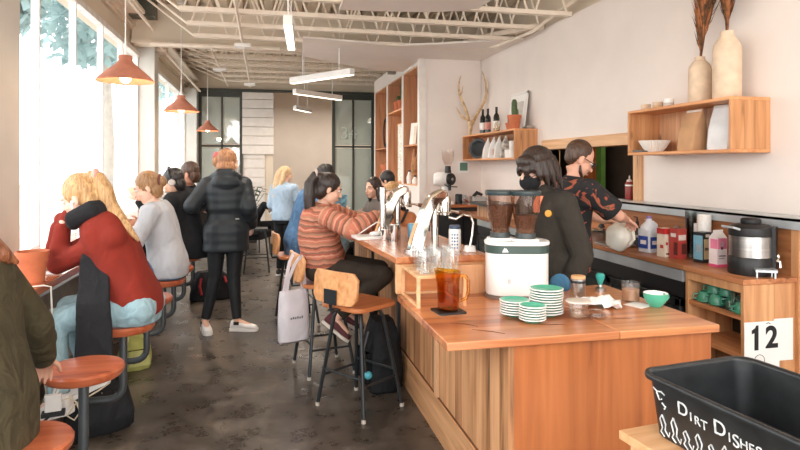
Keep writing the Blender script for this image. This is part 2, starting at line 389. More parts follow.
struct('baseboard_right', MB().bb(2.25, 2.29, YA, 12.7, 0, .12), SHIP, 'white baseboard under the bookcase')
# kitchen seen through the opening
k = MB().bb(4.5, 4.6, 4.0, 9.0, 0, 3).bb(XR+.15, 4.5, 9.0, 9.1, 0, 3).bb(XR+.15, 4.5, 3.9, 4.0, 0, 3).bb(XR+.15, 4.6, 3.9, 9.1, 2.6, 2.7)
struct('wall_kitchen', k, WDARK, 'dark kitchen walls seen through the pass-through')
tag(MB().bb(-.02, .02, -.36, .34, 0, 2.1).build('kitchen_door', ORANGEP, loc=(4.3, 7.48, 0)), 'orange wooden door board inside the kitchen behind the man', 'door')
tag(MB().bb(-.03, .03, -.06, .06, 0, 2.2).build('kitchen_post', M('green_paint', (74, 110, 44), .6), loc=(4.2, 6.94, 0)), 'green painted post inside the kitchen pass-through', 'post')
fr = bpy.data.objects.new('trim_8', None); COL.objects.link(fr); fr.location = (XR, OY0, OZ0); tag(fr, 'pine frame around the pass-through opening', None, None, 'structure')
L = OY1-OY0; HH = OZ1-OZ0
MB().bb(-.03, .16, -.11, L+.1, HH, HH+.11).build('header', wood('pine_header', (206, 156, 112), (232, 186, 142), 'y', .2, 'z', .5, False, .06), fr, bevel=.004)
for a in (-.11, L): MB().bb(-.03, .16, a, a+.11, 0, HH).build('jamb', wood('pine_jamb', (206, 156, 112), (232, 186, 142), 'z', .2, 'y', .5, False, .06), fr, bevel=.004)
MB().bb(-.02, .16, 0, L, -.03, .0).build('frame_sill', WPALE, fr)
# back wall: sliding glass doors, hanging shiplap panel, opening to the next room
b = MB().bb(XL-.2, 3.3, YB, YB+.15, 3.30, ZD).bb(-.51, .186, YB, YB+.15, 0, 3.3).bb(2.65, 5.2, YB, YB+.15, 0, 3.3).bb(-1.95, -1.5, YB, YB+.15, 0, 3.3)
struct('wall_back', b, BEIGE, 'beige wall at the far end of the cafe')
def glassdoor(n, x0, x1, cols, label):
    r = bpy.data.objects.new('door_%d' % n, None); COL.objects.link(r); r.location = (x0, YB-.02, 0); tag(r, label, None, None, 'structure')
    w = x1-x0; f = MB().bb(0, .07, -.05, .05, 0, 3.2).bb(w-.07, w, -.05, .05, 0, 3.2).bb(0, w, -.06, .06, 3.16, 3.29).bb(0, w, -.05, .05, 0, .15)
    f.build('door_frame', DARKF, r)
    for c in cols: MB().bb(c*w-.022, c*w+.022, -.04, .04, .15, 3.16).build('stile', DARKF, r)
    MB().bb(.07, w-.07, -.04, .04, 1.995, 2.045).build('rail', DARKF, r)
    cs = [0]+list(cols)+[1]
    for a, c in zip(cs, cs[1:]):
        for z0, z1 in ((.15, 1.98), (2.06, 3.16)): MB().bb(a*w+.03, c*w-.03, -.012, .012, z0, z1).build('pane', DOORGL, r)
    return r
DOORGL = pane_mat('sea_green_door_glass', (222, 234, 228), .34, .42, (220, 228, 222))  # pale diffuse share stands in for window reflections on the door panes
d1 = glassdoor(1, -1.50, -.51, [.53], 'dark framed glass door in the far left corner')
d2 = glassdoor(2, 1.59, 2.62, [.50], 'dark framed glass door beside the bookcase')
text_mesh('door_number', '34', .42, M('frosted_lettering', (190, 202, 194), .8), d2, (.40, -.03, 2.34), (PI/2, 0, 0), .002)['label'] = 'pale frosted numeral'  # a reflection in the pane, drawn as pale text
struct('trim_9', MB().bb(-1.5, 2.7, YB-.12, YB-.05, 3.29, 3.35), DARKF, 'dark sliding door rail along the top of the back wall')
sp = MB(); z = 1.83
while z < 3.28:
    sp.bb(-.52, .20, YB-.10, YB-.03, z, min(z+.205, 3.28)); z += .215
tag(sp.build('shiplap_panel', SHIP, bevel=.004), 'white shiplap panel hanging from the dark rail at the back', 'panel')
sp = MB(); z = .0
while z < 1.8:
    sp.bb(-.51, .0, YB-.03, YB, z, z+.205); z += .215
struct('trim_10', sp, SHIP, 'white horizontal boarding below the hanging panel', bevel=.004)
struct('wall_next_room', MB().bb(-2, 5.2, 18.0, 18.2, 0, 3.5).bb(-2, 5.2, 17.98, 18.2, 3.38, 3.75), WALL2, 'pale wall of the next room through the opening')
struct('wall_next_room_side', MB().bb(-2.0, -1.9, YB+.15, 18, 0, ZD).bb(4.2, 4.3, 8.8, 18, 0, ZD), WALL2, 'side wall of the next room')

# open-web roof joists
def joist(y, zb, zt, x0, x1, n, label, grp):
    r = thing('roof_joist', label, 'roof joist', (0, y, zb), 0, grp)
    MB().bb(x0, x1, -.035, .035, -.022, .022).build('bottom_chord', STEELW, r)
    h = zt-zb
    MB().bb(x0-.85, x1+.3, -.05, .05, h-.03, h+.02).build('top_chord', STEELW, r)
    w = MB(); w.tube([(x0, 0, 0), (x0-.72, 0, h)], .014, 6)
    s = (x1-x0)/n
    for i in range(n):
        a = x0+s*i
        w.tube([(a+.04, 0, 0), (a+s/2, 0, h)], .012, 6); w.tube([(a+s/2, 0, h), (a+s-.04, 0, 0)], .012, 6)
    w.build('web', STEELW, r)
near = [(4.55, 'fourth'), (5.2, 'third'), (5.85, 'second nearest'), (6.50, ''), (7.14, ''), (7.80, '')]
names = {4.55: 'cream open-web roof joist above the front of the bar, nearest the entrance', 5.2: 'cream open-web roof joist over the bar stools, second from the entrance', 5.85: 'cream open-web roof joist over the bar, third from the entrance',
         6.50: 'cream open-web roof joist, highest of the three seen above the pendant lamps', 7.14: 'cream open-web roof joist, middle of the three seen above the pendant lamps', 7.80: 'cream open-web roof joist, lowest of the three, just before the beige beam'}
for y, _ in near[2:]: joist(y, ZJ, ZD-.03, -.86, 3.18, 9, names[y], 'open-web joists over the bar')
far = ['nearest', 'second', 'third', 'fourth', 'fifth', 'sixth', 'farthest']
for i in range(7): joist(9.3+i*.72, 3.42, ZD-.03, -.9, 3.4 if i > 4 else 3.0, 12, 'cream open-web roof joist beyond the beige beam, %s of the seven there' % far[i], 'open-web joists beyond the beam')
# dropped white ceiling clouds
c = MB().prism([(.46, 7.56), (1.10, 7.66), (1.65, 7.80), (2.2, 7.58), (2.69, 7.30), (3.19, 7.05), (3.19, 8.61), (2.28, 8.61), (2.28, 9.9), (1.83, 9.84), (1.31, 9.47), (.53, 8.83)], 3.145, ZC)
struct('ceiling_cloud', c, WALL2, 'dropped white ceiling panel with a curved edge over the far end of the bar')
c = MB().prism([(.72, 5.95), (1.2, 5.90), (1.62, 5.83), (1.85, 5.74), (2.05, 5.60), (2.1, 4.6), (.7, 4.6)], 3.10, 3.125)
struct('ceiling_cloud_near', c, WALL2, 'dropped white ceiling panel over the near end of the bar')
# conduits and boxes
def conduit(pts, r, label):
    return tag(MB().tube(pts, r, 8).build('conduit', STEELW), label, 'conduit')
conduit([(-1.48, .5, 3.40), (-1.48, 8.6, 3.40), (-1.46, 8.75, 3.32), (-1.44, 9.0, 3.24), (-1.40, 9.7, 3.2), (-1.40, 13.9, 3.2)], .022, 'cream conduit pipe running along the top of the window wall')
conduit([(-1.5, 8.56, 3.19), (-.9, 8.56, 3.19), (.2, 8.56, 3.19)], .028, 'cream pipe running along the foot of the beige beam')
conduit([(-.28, 4.2, 3.12), (-.28, 8.0, 3.12), (-.28, 12.2, 3.12)], .016, 'thin white conduit running down the room over the aisle')
conduit([(-.72, 8.6, 3.15), (-.72, 12.4, 3.15)], .014, 'thin white conduit left of the aisle, beyond the beam')
for i, (x, y, z, lb) in enumerate([(-.28, 7.9, 3.06, 'white junction box on the ceiling conduit before the beige beam'), (-.72, 10.2, 3.1, 'white junction box on the conduit beyond the beam'), (-.28, 11.6, 3.06, 'white junction box at the far end of the ceiling conduit')]):
    r = thing('junction_box', lb, 'junction box', (x, y, z)); MB().bb(-.10, .10, -.07, .07, 0, .045).build('box_body', WHITEP, r, bevel=.006); MB().bb(-.03, .03, -.03, .03, -.012, 0).build('cover_plate', WHITEP, r)
conduit([(3.16, 5.6, 3.30), (3.12, 6.3, 3.20), (3.05, 6.5, 3.12), (2.98, 7.4, 3.13), (2.9, 7.9, 3.2)], .02, 'cream pipe at the head of the bar wall')
tag(MB().bb(-.05, .05, -.55, .55, -.03, .03).build('cable_tray', STEELW, loc=(2.95, 7.2, 3.24), rz=.5), 'short cream strut fixed under the joists by the bar wall', 'strut')
tag(MB().bb(-.16, .16, -.12, .12, 0, .24).build('vent_box', M('grey_green_metal', (92, 92, 80), .6), loc=(-1.55, 8.35, 3.48)), 'dark grey box under the roof by the second column', 'box')
tag(MB().bb(-.07, .07, -.05, .05, 0, .16).build('speaker', M('speaker_grey', (150, 142, 132), .6), loc=(2.22, 10.55, 3.2)), 'small grey speaker box high on the bookcase wall', 'speaker')
# ------------------------------------------------------------------ bar and worktops
r = thing('counter_worktop', 'thick orange fir worktop of the bar end, carrying saucers and grinder', 'worktop', (.69, 2.235, .828))
MB().bb(0, .75, 0, .90, 0, .034).build('board', WT, r, bevel=.004)
MB().bb(.752, 1.235, 0, .90, 0, .034).build('board', wood('pale_fir_worktop_end', (184, 112, 66), (220, 152, 100), 'x', .24, 'y', .3, True, .12, coat=.35), r, bevel=.004)['label'] = 'paler right-hand board'
for pts in ([(.10, .28, .0345), (.16, .25, .0345), (.20, .20, .0345)], [(.16, .16, .0345), (.23, .11, .0345), (.27, .07, .0345)], [(.42, .20, .0345), (.50, .16, .0345), (.58, .15, .0345)], [(.85, .2, .0345), (.92, .17, .0345)]):
    MB().tube(pts, [.0008]+[.0022]*(len(pts)-2)+[.0008], 5).build('knot_crack', M('dark_wood_crack', (92, 52, 30), .8), r)
r = thing('raised_bar', 'raised orange fir bar top running away along the stools', 'bar top', (0, 0, 1.02))
MB().prism([(.69, 3.165), (1.22, 3.165), (1.22, 4.7), (1.05, 4.8), (1.05, 6.6), (.50, 6.6), (.62, 4.05)], 0, .036).build('board', WB, r, bevel=.004)
r = thing('bar_cabinet', 'fir-panelled bar body with vertical staves and plain front', 'bar counter', (.97, 2.27, 0))
MB().bb(.01, .93, .02, .80, 0, .826).build('carcass', WFRONT, r)
MB().bb(-.005, .94, 0, .02, 0, .826).build('front_panel', WFRONT, r)
MB().bb(-.012, .012, -.004, .03, .0, .826).build('corner_board', WSTAVE, r)['label'] = 'pale corner edge'
for a, b_, z1 in ((.03, 1.00, .826), (1.06, 2.0, 1.018), (2.07, 3.1, 1.018), (3.17, 4.3, 1.018)):
    MB().bb(-.004, .01, a, b_, .235, z1 if a > 1.01 else .826).build('stave_panel', WSTAVE, r)
MB().bb(.01, .24, .80, 2.5, 0, 1.018).bb(.01, .05, 2.5, 4.3, 0, 1.018).build('bar_carcass', WSTAVE, r)
MB().bb(-.014, .01, .02, 4.3, 0, .222).build('skirting', WSKIRT, r, bevel=.003)
MB().bb(-.006, .01, .02, 4.3, .222, .236).build('shadow_gap', M('dark_walnut_strip', (112, 68, 40), .6), r)['label'] = 'dark strip above the skirting'  # brown strip: shade of the groove put into its colour
for y in (1.03, 2.035, 3.135): MB().bb(-.022, .01, y-.025, y+.025, .236, 1.018 if y > 1.1 else .826).build('post', wood('pine_post', (206, 156, 112), (232, 186, 142), 'z', .2, 'y', .5, False, .06) if y < 1.5 else BLACKM, r)
r = thing('bar_step_panel', 'upright fir panel stepping up from the worktop to the raised bar', 'panel', (.69, 3.15, .862))
MB().bb(.012, .53, 0, .03, 0, .158).build('panel_board', wood('step_panel_fir', (196, 118, 64), (222, 150, 94), 'x', .3, 'z', .4, False, .06), r)
MB().bb(0, .03, -.004, .04, 0, .158).build('end_post', WPALE, r)
# ------------------------------------------------------------------ back counter
BXF, BXB = 2.63, 2.98
r = thing('back_counter_top', 'long fir back counter top lined with milk cartons and cups', 'worktop', (0, 0, .88))
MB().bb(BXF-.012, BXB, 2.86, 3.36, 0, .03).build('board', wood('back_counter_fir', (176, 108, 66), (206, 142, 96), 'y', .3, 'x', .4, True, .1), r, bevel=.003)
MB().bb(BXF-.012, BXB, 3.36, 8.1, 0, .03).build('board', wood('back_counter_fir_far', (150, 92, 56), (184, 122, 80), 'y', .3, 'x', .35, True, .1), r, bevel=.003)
r = thing('open_shelf_cabinet', 'open fir cabinet of green mugs and small glasses at the end of the back counter', 'cabinet', (BXF, 2.87, 0))
MB().bb(0, BXB-BXF, 0, .025, 0, .878).build('end_panel', WEND, r, bevel=.003)
MB().bb(0, BXB-BXF, .455, .48, 0, .878).build('side_panel', WEND, r)
MB().bb(BXB-BXF-.02, BXB-BXF, .025, .455, 0, .878).build('back_panel', WDARK, r)
MB().bb(0, .02, .025, .455, .83, .878).build('top_rail', WEND, r)
for z in (.675, .455): MB().bb(.004, BXB-BXF-.02, .025, .455, z, z+.025).build('shelf', WSHELF, r)
MB().bb(.03, BXB-BXF-.03, .03, .45, .7005, .704).build('shelf_mat', BLACK, r)['label'] = 'black rubber mat'
def fridge(y0, y1, nd_, label):
    r = thing('undercounter_fridge', label, 'fridge', (BXF, y0, 0)); w = y1-y0
    MB().bb(.02, BXB-BXF, 0, w, .04, .80).build('body', BLACK, r)
    MB().bb(-.008, .06, 0, w, .805, .876).build('steel_strip', RAIL, r)['label'] = 'steel strip along the top'
    MB().bb(.0, .05, .0, w, .70, .80).build('control_panel', BLACK, r)
    for i in range(nd_):
        a = w*i/nd_+.01; c = w*(i+1)/nd_-.01
        d = MB().bb(-.02, .015, a, a+.05, .1, .69).bb(-.02, .015, c-.05, c, .1, .69).bb(-.02, .015, a, c, .64, .69).bb(-.02, .015, a, c, .1, .15).build('door', BLACK, r, bevel=.004)
        MB().bb(-.008, 0, a+.05, c-.05, .15, .64).build('door_glass', M('dark_fridge_glass', (52, 60, 58), .12), d)
        MB().cyl((-.045, c-.03, .3), (-.045, c-.03, .55), .008).build('handle', STEEL, d)
fridge(3.37, 5.1, 2, 'black glass-door undercounter fridge beneath the milk jug')
fridge(5.12, 7.2, 2, 'black undercounter fridge farther along, behind the man in the floral shirt')
r = thing('wood_backsplash', 'fir backsplash board behind the cartons and urn', 'backsplash', (BXB, 2.87, 0))
MB().bb(.002, .03, .0, 3.6, .91, 1.195).build('splash_board', wood('splash_fir', (150, 92, 54), (184, 122, 78), 'y', .15, 'z', .5, True, .1), r)
MB().bb(.0, .21, -.02, .03, 0, 1.195).build('end_board', WEND, r)
r = thing('steel_ledge', 'long galvanised steel ledge along the wall under the pass-through', 'ledge', (2.95, 2.2, 1.197))
MB().bb(0, .25, 0, 4.4, .035, .05).build('shelf_plate', RAIL, r); MB().bb(0, .012, 0, 4.4, -.012, .05).build('front_lip', RAIL, r)
# counter along the short wall
r = thing('far_counter', 'far fir-topped counter below the antlers', 'counter', (2.29, 8.08, 0))
MB().bb(-.02, .9, -.02, .52, .965, 1.0).build('top_board', wood('far_counter_fir', (172, 100, 56), (204, 134, 82), 'x', .3, 'y', .4, False, .08), r, bevel=.003)
MB().bb(0, .9, 0, .52, 0, .96).build('cabinet_body', BLACK, r)
for i in range(2): MB().bb(.02+i*.44, .44+i*.44, -.012, .0, .1, .93).build('door', M('charcoal_door', (44, 44, 44), .4), r)
# ------------------------------------------------------------------ window counter
r = thing('window_counter', 'orange wooden counter running along the windows', 'counter', (XL, 1.0, .88))
MB().bb(.0, .61, 0, 9.5, 0, .042).build('board', WCOUNT, r, bevel=.005)
for y in (1.2, 3.6, 6.0, 8.4): MB().bb(0, .4, y-.02, y+.02, -.06, 0).bb(0, .04, y-.02, y+.02, -.4, 0).build('bracket', BLACKM, r)
# swing stools fixed below it
SY = [2.12, 2.85, 3.60, 4.28, 4.94, 5.49, 6.16, 6.92]
def wstool():
    r = thing('window_stool', 'x', 'stool')
    MB().lathe([(.0, -.045), (.15, -.045), (.163, -.03), (.165, -.012), (.158, -.002), (.13, 0), (0, 0)], (0, 0, .68), 32).build('seat', WSEAT, r)
    MB().lathe([(.0, 0), (.09, 0), (.09, .008), (0, .008)], (0, 0, .627), 18).build('seat_plate', BLACKM, r)
    pts = [(0, 0, .628), (0, 0, .33)]+[(-.075+.075*math.cos(a), 0, .33-.075*math.sin(a)) for a in (PI/8, PI/4, 3*PI/8, PI/2)]+[(-.78, 0, .255)]
    MB().tube(pts, .021, 12).build('arm', PIPE, r)
    MB().box((-.785, 0, .255), (.012, .14, .14)).build('wall_flange', BLACKM, r)
    return r
sl = ['round red-orange stool under the person in olive, nearest the camera', 'empty round red-orange stool in the left foreground', 'round stool under the woman in the red sweater', 'round stool between the red sweater and the grey sweatshirt, partly hidden',
      'round stool under the woman in the grey sweatshirt', 'round stool just beyond the grey sweatshirt', 'round stool under the person with headphones', 'round stool farthest along the window counter']
s0 = wstool(); s0['label'] = sl[0]; s0['group'] = 'stools along the window counter'; s0.location = (-.77, SY[0], 0)
for y, l in list(zip(SY, sl))[1:]: dup(s0, (-.77, y, 0), 0, l)
struct('trim_11', MB().bb(XL-.02, -1.55, .8, 10.4, 0, .62), M('grey_low_wall', (150, 146, 138), .8), 'low wall below the window counter that carries the stools')

# ------------------------------------------------------------------ bar stools
def barstool():
    r = thing('bar_stool', 'x', 'bar stool')
    st = MB(); n = 7
    st.rbox((0, 0, .665), (.37, .38, .03), .07); st.build('seat', WSTOOL, r, bevel=.008)
    MB().rbox((0, 0, .643), (.24, .26, .012), .03).build('seat_plate', BLACKM, r)
    bk = MB(); rings = []
    W, Hh = .39, .20
    for i in range(13):     # gently curved back, rounded corners
        y = -W/2+W*i/12; e = max(0, abs(y)-(W/2-.05))/.05; hz = Hh/2*(1-.42*(1-math.sqrt(max(0, 1-e*e)))); xx = -.205+.028*(1-(2*y/W)**2)*-1
        rings.append([V((xx+dx, y, .80+z)) for dx, z in ((-.011, -hz), (.011, -hz), (.011+.012, hz), (-.011+.012, hz))])
    bk.loft(rings, True, False); bk.build('backrest', WBACKR, r, bevel=.004)
    bp = MB().box((-.247, 0, .745), (.006, .11, .09)).box((-.19, 0, .66), (.10, .06, .008)).tube([(-.14, 0, .655), (-.235, 0, .655), (-.244, 0, .70)], .012, 8)
    bp.build('back_bracket', BLACKM, r)
    tops = [(-.09, .11), (-.09, -.11), (.09, -.11), (.09, .11)]; bots = [(-.165, .21), (-.165, -.21), (.185, -.21), (.185, .21)]
    for t, b in zip(tops, bots):
        l = MB().tube([(t[0]*.55, t[1]*.55, .637), (t[0]*.95, t[1]*.95, .625), (t[0]*1.12, t[1]*1.12, .58), (b[0], b[1], .012)], .0125, 9).build('leg', BLACKM, r)
        MB().cyl((b[0], b[1], 0), (b[0], b[1], .022), .015, .014, 10).build('foot_cap', M('pale_rubber', (190, 182, 170), .6), l)
    def at(i, z):
        t, b = tops[i], bots[i]; k = (.58-z)/.568; return (t[0]*1.12*(1-k)+b[0]*k, t[1]*1.12*(1-k)+b[1]*k, z)
    for i, z in ((0, .24), (1, .20), (2, .24), (3, .20)): MB().tube([at(i, z), at((i+1) % 4, z)], .008, 7).build('footrest_bar', BLACKM, r)
    return r
b0 = barstool(); b0['group'] = 'bar stools with wooden backs'
b0['label'] = 'empty honey-wood bar stool with dark steel legs nearest the camera'
b0.location = (.59, 3.84, 0); b0.rotation_euler.z = math.radians(36)
dup(b0, (.43, 4.62, 0), math.radians(12), 'bar stool under the woman in the striped sweater, tote bag on its back')
dup(b0, (.30, 6.05, 0), math.radians(8), 'bar stool farther along the bar behind the striped sweater')

# ------------------------------------------------------------------ things on the worktop
WZ = .862
def saucer_mesh(R, n=30):
    m = MB().mat(0).lathe([(R*.52, 0), (R*.56, 0), (R*.62, .004), (R*.97, .0135)], n=n, caps=False)
    m.mat(1).lathe([(R*.955, .0125), (R, .0135), (R*1.0, .017), (R*.93, .0185)], n=n, caps=False)
    m.mat(0).lathe([(R*.93, .0185), (R*.62, .010), (R*.35, .0085), (0, .008)], n=n, caps=False)
    return m
for (x, y, R, n, nm) in ((1.125, 2.585, .070, 6, 'low left stack of teal saucers'), (1.155, 2.462, .060, 6, 'small front stack of teal saucers'), (1.272, 2.565, .078, 10, 'tallest stack of teal saucers')):
    base = None; step = .0118 if n == 10 else .0112
    for k in range(n):
        z = WZ+k*step; q = n-1-k
        lb = 'teal saucer, %s in the %s' % (ORD[q]+' from the top' if q else 'topmost', nm)
        if k == n-1 and n > 1 and q: pass
        if base is None:
            base = saucer_mesh(R).build('saucer', [TEAL, WHITEC], loc=(x, y, z)); tag(base, lb, 'saucer', nm)
        else:
            o = base.copy(); COL.objects.link(o); o.location = (x+random.uniform(-.0015, .0015), y+random.uniform(-.0015, .0015), z); o['label'] = lb
# grinder with two hoppers
r = thing('coffee_grinder', 'white twin-hopper coffee grinder with dark green band on the worktop', 'grinder', (1.30, 2.965, WZ), math.radians(-14)); r.scale = (1, 1, .955)
MB().rbox((0, 0, .135), (.325, .20, .235), .085, 8, top=1.0).build('body', WHITEP, r, bevel=.006)
MB().rbox((0, 0, .009), (.335, .21, .018), .088, 8).build('foot_base', M('warm_grey_base', (120, 104, 94), .5), r)
MB().rbox((0, 0, .268), (.333, .208, .042), .088, 8).build('band', M('dark_green_band', (52, 72, 66), .35), r)['label'] = 'dark green band'
MB().rbox((0, 0, .300), (.338, .213, .022), .09, 8).build('top_plate', WHITEP, r, bevel=.006)
MB().prism([(-.017, 0), (.017, 0), (.004, .022), (0, .017), (-.004, .024)], 0, .002).build('logo', WHITEP, r).matrix_local = Matrix.Translation((-.075, -.1045, .257)) @ Matrix.Rotation(PI/2, 4, 'X')
MB().bb(-.008, .008, -.001, .001, -.012, .012).build('round_sticker', M('pale_grey_sticker', (196, 192, 188), .6), r, loc=(-.055, -.1005, .10))
for hx, hy, lid in ((-.082, .035, 'dark'), (.045, -.012, 'dark')):
    h = MB().lathe([(.048, .0), (.050, .03), (.058, .07), (.074, .15), (.077, .215), (.075, .215), (.072, .15), (.056, .07), (.046, .03)], (hx, hy, .345), 30).build('hopper', glass('smoky_hopper_plastic', (238, 228, 222), .06, 1.25), r)
    MB().lathe([(.0, .002), (.045, .002), (.046, .03), (.0545, .07), (.0625, .105), (.0, .108)] if hx > 0 else [(.0, .002), (.045, .002), (.046, .03), (.0545, .07), (.0715, .158), (.0, .16)], (hx, hy, .345), 26).build('beans', BEANS, h)
    MB().lathe([(0, 0), (.079, 0), (.082, .006), (.082, .022), (.076, .028), (0, .028)], (hx, hy, .558), 30).build('lid', M('blue_black_lid', (46, 58, 60), .3), h)
    MB().lathe([(0, 0), (.053, 0), (.053, .034), (0, .034)], (hx, hy, .318), 26).build('hopper_collar', M('dark_collar', (60, 66, 66), .35), h)
    MB().lathe([(0, 0), (.075, 0), (.07, .014), (0, .014)], (hx, hy, .308), 26).build('hopper_ring', WHITEP, r)
# coaster and amber pitcher
tag(MB().rbox((0, 0, .004), (.135, .13, .008), .008).build('coaster', BLACK, loc=(.845, 2.715, WZ), rz=.1), 'square black coaster under the amber pitcher', 'coaster')
r = thing('pitcher', 'amber plastic pitcher with side handle on a black coaster', 'pitcher', (.845, 2.715, WZ+.008), math.radians(-10))
rings = []; n = 32
for z, R in ((0, .047), (.004, .050), (.06, .052), (.13, .056), (.185, .060)):
    rings.append([V((R*math.cos(2*PI*k/n)*(1+(.16 if abs(((k+n/2) % n)-n/2) > n/2-3 and z > .15 else 0)), R*math.sin(2*PI*k/n), z+(.012*max(0, -math.cos(2*PI*k/n)) if z > .15 else 0))) for k in range(n)])
inn = [[V((p.x*.93, p.y*.93, max(p.z, .008))) for p in rg] for rg in reversed(rings)]
MB().loft(rings+inn, True, True).build('jug_body', AMBER, r)
MB().tube([(.054, 0, .162), (.080, 0, .160), (.095, 0, .140), (.096, 0, .09), (.086, 0, .055), (.050, 0, .04)], [.008, .009, .0095, .0095, .009, .008], 10).build('handle', AMBER, r)
MB().lathe([(0, .006), (.0455, .006), (.050, .06), (.0528, .12), (0, .121)], (0, 0, .004), 28).build('cold_tea', glass('amber_tea', (246, 218, 140), .02, 1.33), r)
# riser with glasses
r = thing('wooden_riser', 'pale wooden riser stand with drinking glasses on top', 'riser', (.715, 2.80, WZ))
MB().bb(0, .25, 0, .345, .142, .158).build('shelf', WPALE, r, bevel=.002)
for x in (.008, .242):
    for y in (.010, .335): MB().bb(x-.008, x+.008, y-.008, y+.008, 0, .142).build('leg', WPALE, r)
for x in (.008, .242): MB().bb(x-.006, x+.006, .018, .327, .0, .014).build('side_rail', WPALE, r)
MB().bb(.016, .234, .327, .343, 0, .014).build('back_rail', WPALE, r)
def tumbler(R=.033, h=.11, t=.0022):
    return MB().lathe([(0, 0), (R*.86, 0), (R*.88, .004), (R, h), (R-t, h), (R*.88-t, .007), (0, .007)], n=24)
g0 = None; rows = ['front', 'middle', 'back']; cols = ['left', 'centre', 'right']
for i in range(3):
    for j in range(3):
        lb = 'clear drinking glass on the wooden riser, %s row, %s' % (rows[j], cols[i])
        p = (.715+.055+.072*i+.008*j, 2.80+.065+.095*j, WZ+.1585)
        if g0 is None: g0 = tag(tumbler().build('drinking_glass', GLASSC, loc=p), lb, 'glass', 'glasses on the wooden riser')
        else: o = g0.copy(); COL.objects.link(o); o.location = p; o['label'] = lb
# right half of the worktop
r = thing('steel_canister', 'brushed steel canister with wooden lid beside crumpled paper', 'canister', (1.60, 2.86, WZ))
MB().lathe([(0, 0), (.037, 0), (.038, .003), (.038, .098), (.036, .10), (0, .10)], n=28).build('can_body', STEEL, r)
MB().lathe([(0, 0), (.037, 0), (.037, .012), (.034, .015), (0, .015)], (0, 0, .10), 28).build('lid', WPALE, r)
MB().lathe([(.0385, 0), (.039, .001), (.039, .012), (.0385, .013)], (0, 0, .078), 28).build('dark_mark', BLACKM, r)
r = thing('glass_beaker', 'clear tapered glass with pale rim in front of the steel canister', 'glass', (1.385, 2.475, WZ))
MB().lathe([(0, 0), (.034, 0), (.036, .004), (.046, .075), (.044, .075), (.033, .008), (0, .008)], n=28).build('glass_body', GLASSC, r)
MB().lathe([(0, .06), (.052, .06), (.056, .062), (.056, .068), (.048, .07), (0, .07)], (0, 0, .012), 28).build('rim_cover', M('frosted_lid_plastic', (226, 214, 200), .3), r)
MB().lathe([(0, .001), (.032, .001), (.037, .03), (0, .031)], (0, 0, .008), 24).build('water', glass('water', (250, 248, 244), 0, 1.33), r)
r = thing('clear_dome', 'clear domed plastic lid lying on the worktop near the papers', 'drink lid', (1.475, 2.475, WZ))
MB().lathe([(.047, 0), (.05, .002), (.05, .007), (.043, .009), (.038, .024), (.026, .03), (0, .031), (0, .029), (.024, .028), (.036, .022), (.041, .007)], n=28).build('dome', glass('clear_plastic', (250, 246, 242), .05, 1.3), r)
pp = MB(); N = 12; grid = []
for i in range(N+1):
    for j in range(N+1):
        u, v_ = i/N-.5, j/N-.5; nz = noise.noise(V((u*5, v_*5, 3)))*.03+noise.noise(V((u*11, v_*11, 8)))*.012
        grid.append((u*.21+nz*.4, v_*.16+.02*math.sin(u*9), max(.001, .022+nz+.02*math.cos(u*6)*(.6-abs(v_)))))
pp._add(grid, [(i*(N+1)+j, (i+1)*(N+1)+j, (i+1)*(N+1)+j+1, i*(N+1)+j+1) for i in range(N) for j in range(N)], True)
o = pp.build('crumpled_paper', PAPER, loc=(1.60, 2.67, WZ), rz=-.5); sm = o.modifiers.new('t', 'SOLIDIFY'); sm.thickness = .001
tag(o, 'crumpled white paper sheets between canister and iced coffee', 'paper')
tag(MB().bb(-.05, .05, -.05, .05, 0, .002).build('napkin', PAPER, loc=(1.80, 2.635, WZ), rz=.4), 'white paper napkin under the iced coffee and teal cup', 'napkin')
r = thing('iced_coffee', 'short clear glass of milky iced coffee beside the teal cup', 'drink', (1.815, 2.72, WZ+.0005))
MB().lathe([(0, 0), (.040, 0), (.042, .003), (.045, .098), (.043, .098), (.040, .009), (0, .009)], n=28).build('tumbler', GLASSC, r)
MB().lathe([(0, .0095), (.0392, .0095), (.0418, .062), (0, .0625)], n=28).build('coffee', COFFEE, r)
r = thing('coffee_cup', 'teal coffee cup with white inside and loop handle on the worktop', 'cup', (1.868, 2.595, WZ+.0005), math.radians(5))
m = MB().mat(0).lathe([(0, 0), (.027, 0), (.029, .004), (.046, .022), (.055, .045), (.0575, .066)], n=32, caps=False)
m.mat(1).lathe([(.0575, .066), (.055, .0665), (.051, .045), (.040, .02), (0, .012)], n=32, caps=False); m.build('bowl', [TEAL, WHITEC], r)
MB().tube([(.050, 0, .056), (.072, 0, .054), (.078, 0, .040), (.066, 0, .026), (.046, 0, .026)], .0055, 10).build('handle', TEAL, r)
r = thing('tamper', 'small tool with a teal handle standing behind the papers', 'tamper', (1.80, 2.98, WZ))
MB().lathe([(0, 0), (.027, 0), (.027, .018), (.012, .024), (.010, .035), (0, .035)], n=24).build('steel_base', STEEL, r)
MB().lathe([(.009, .033), (.014, .045), (.024, .075), (.024, .09), (.016, .098), (0, .099)], n=24).build('handle', M('bright_teal_handle', (60, 170, 160), .3), r)

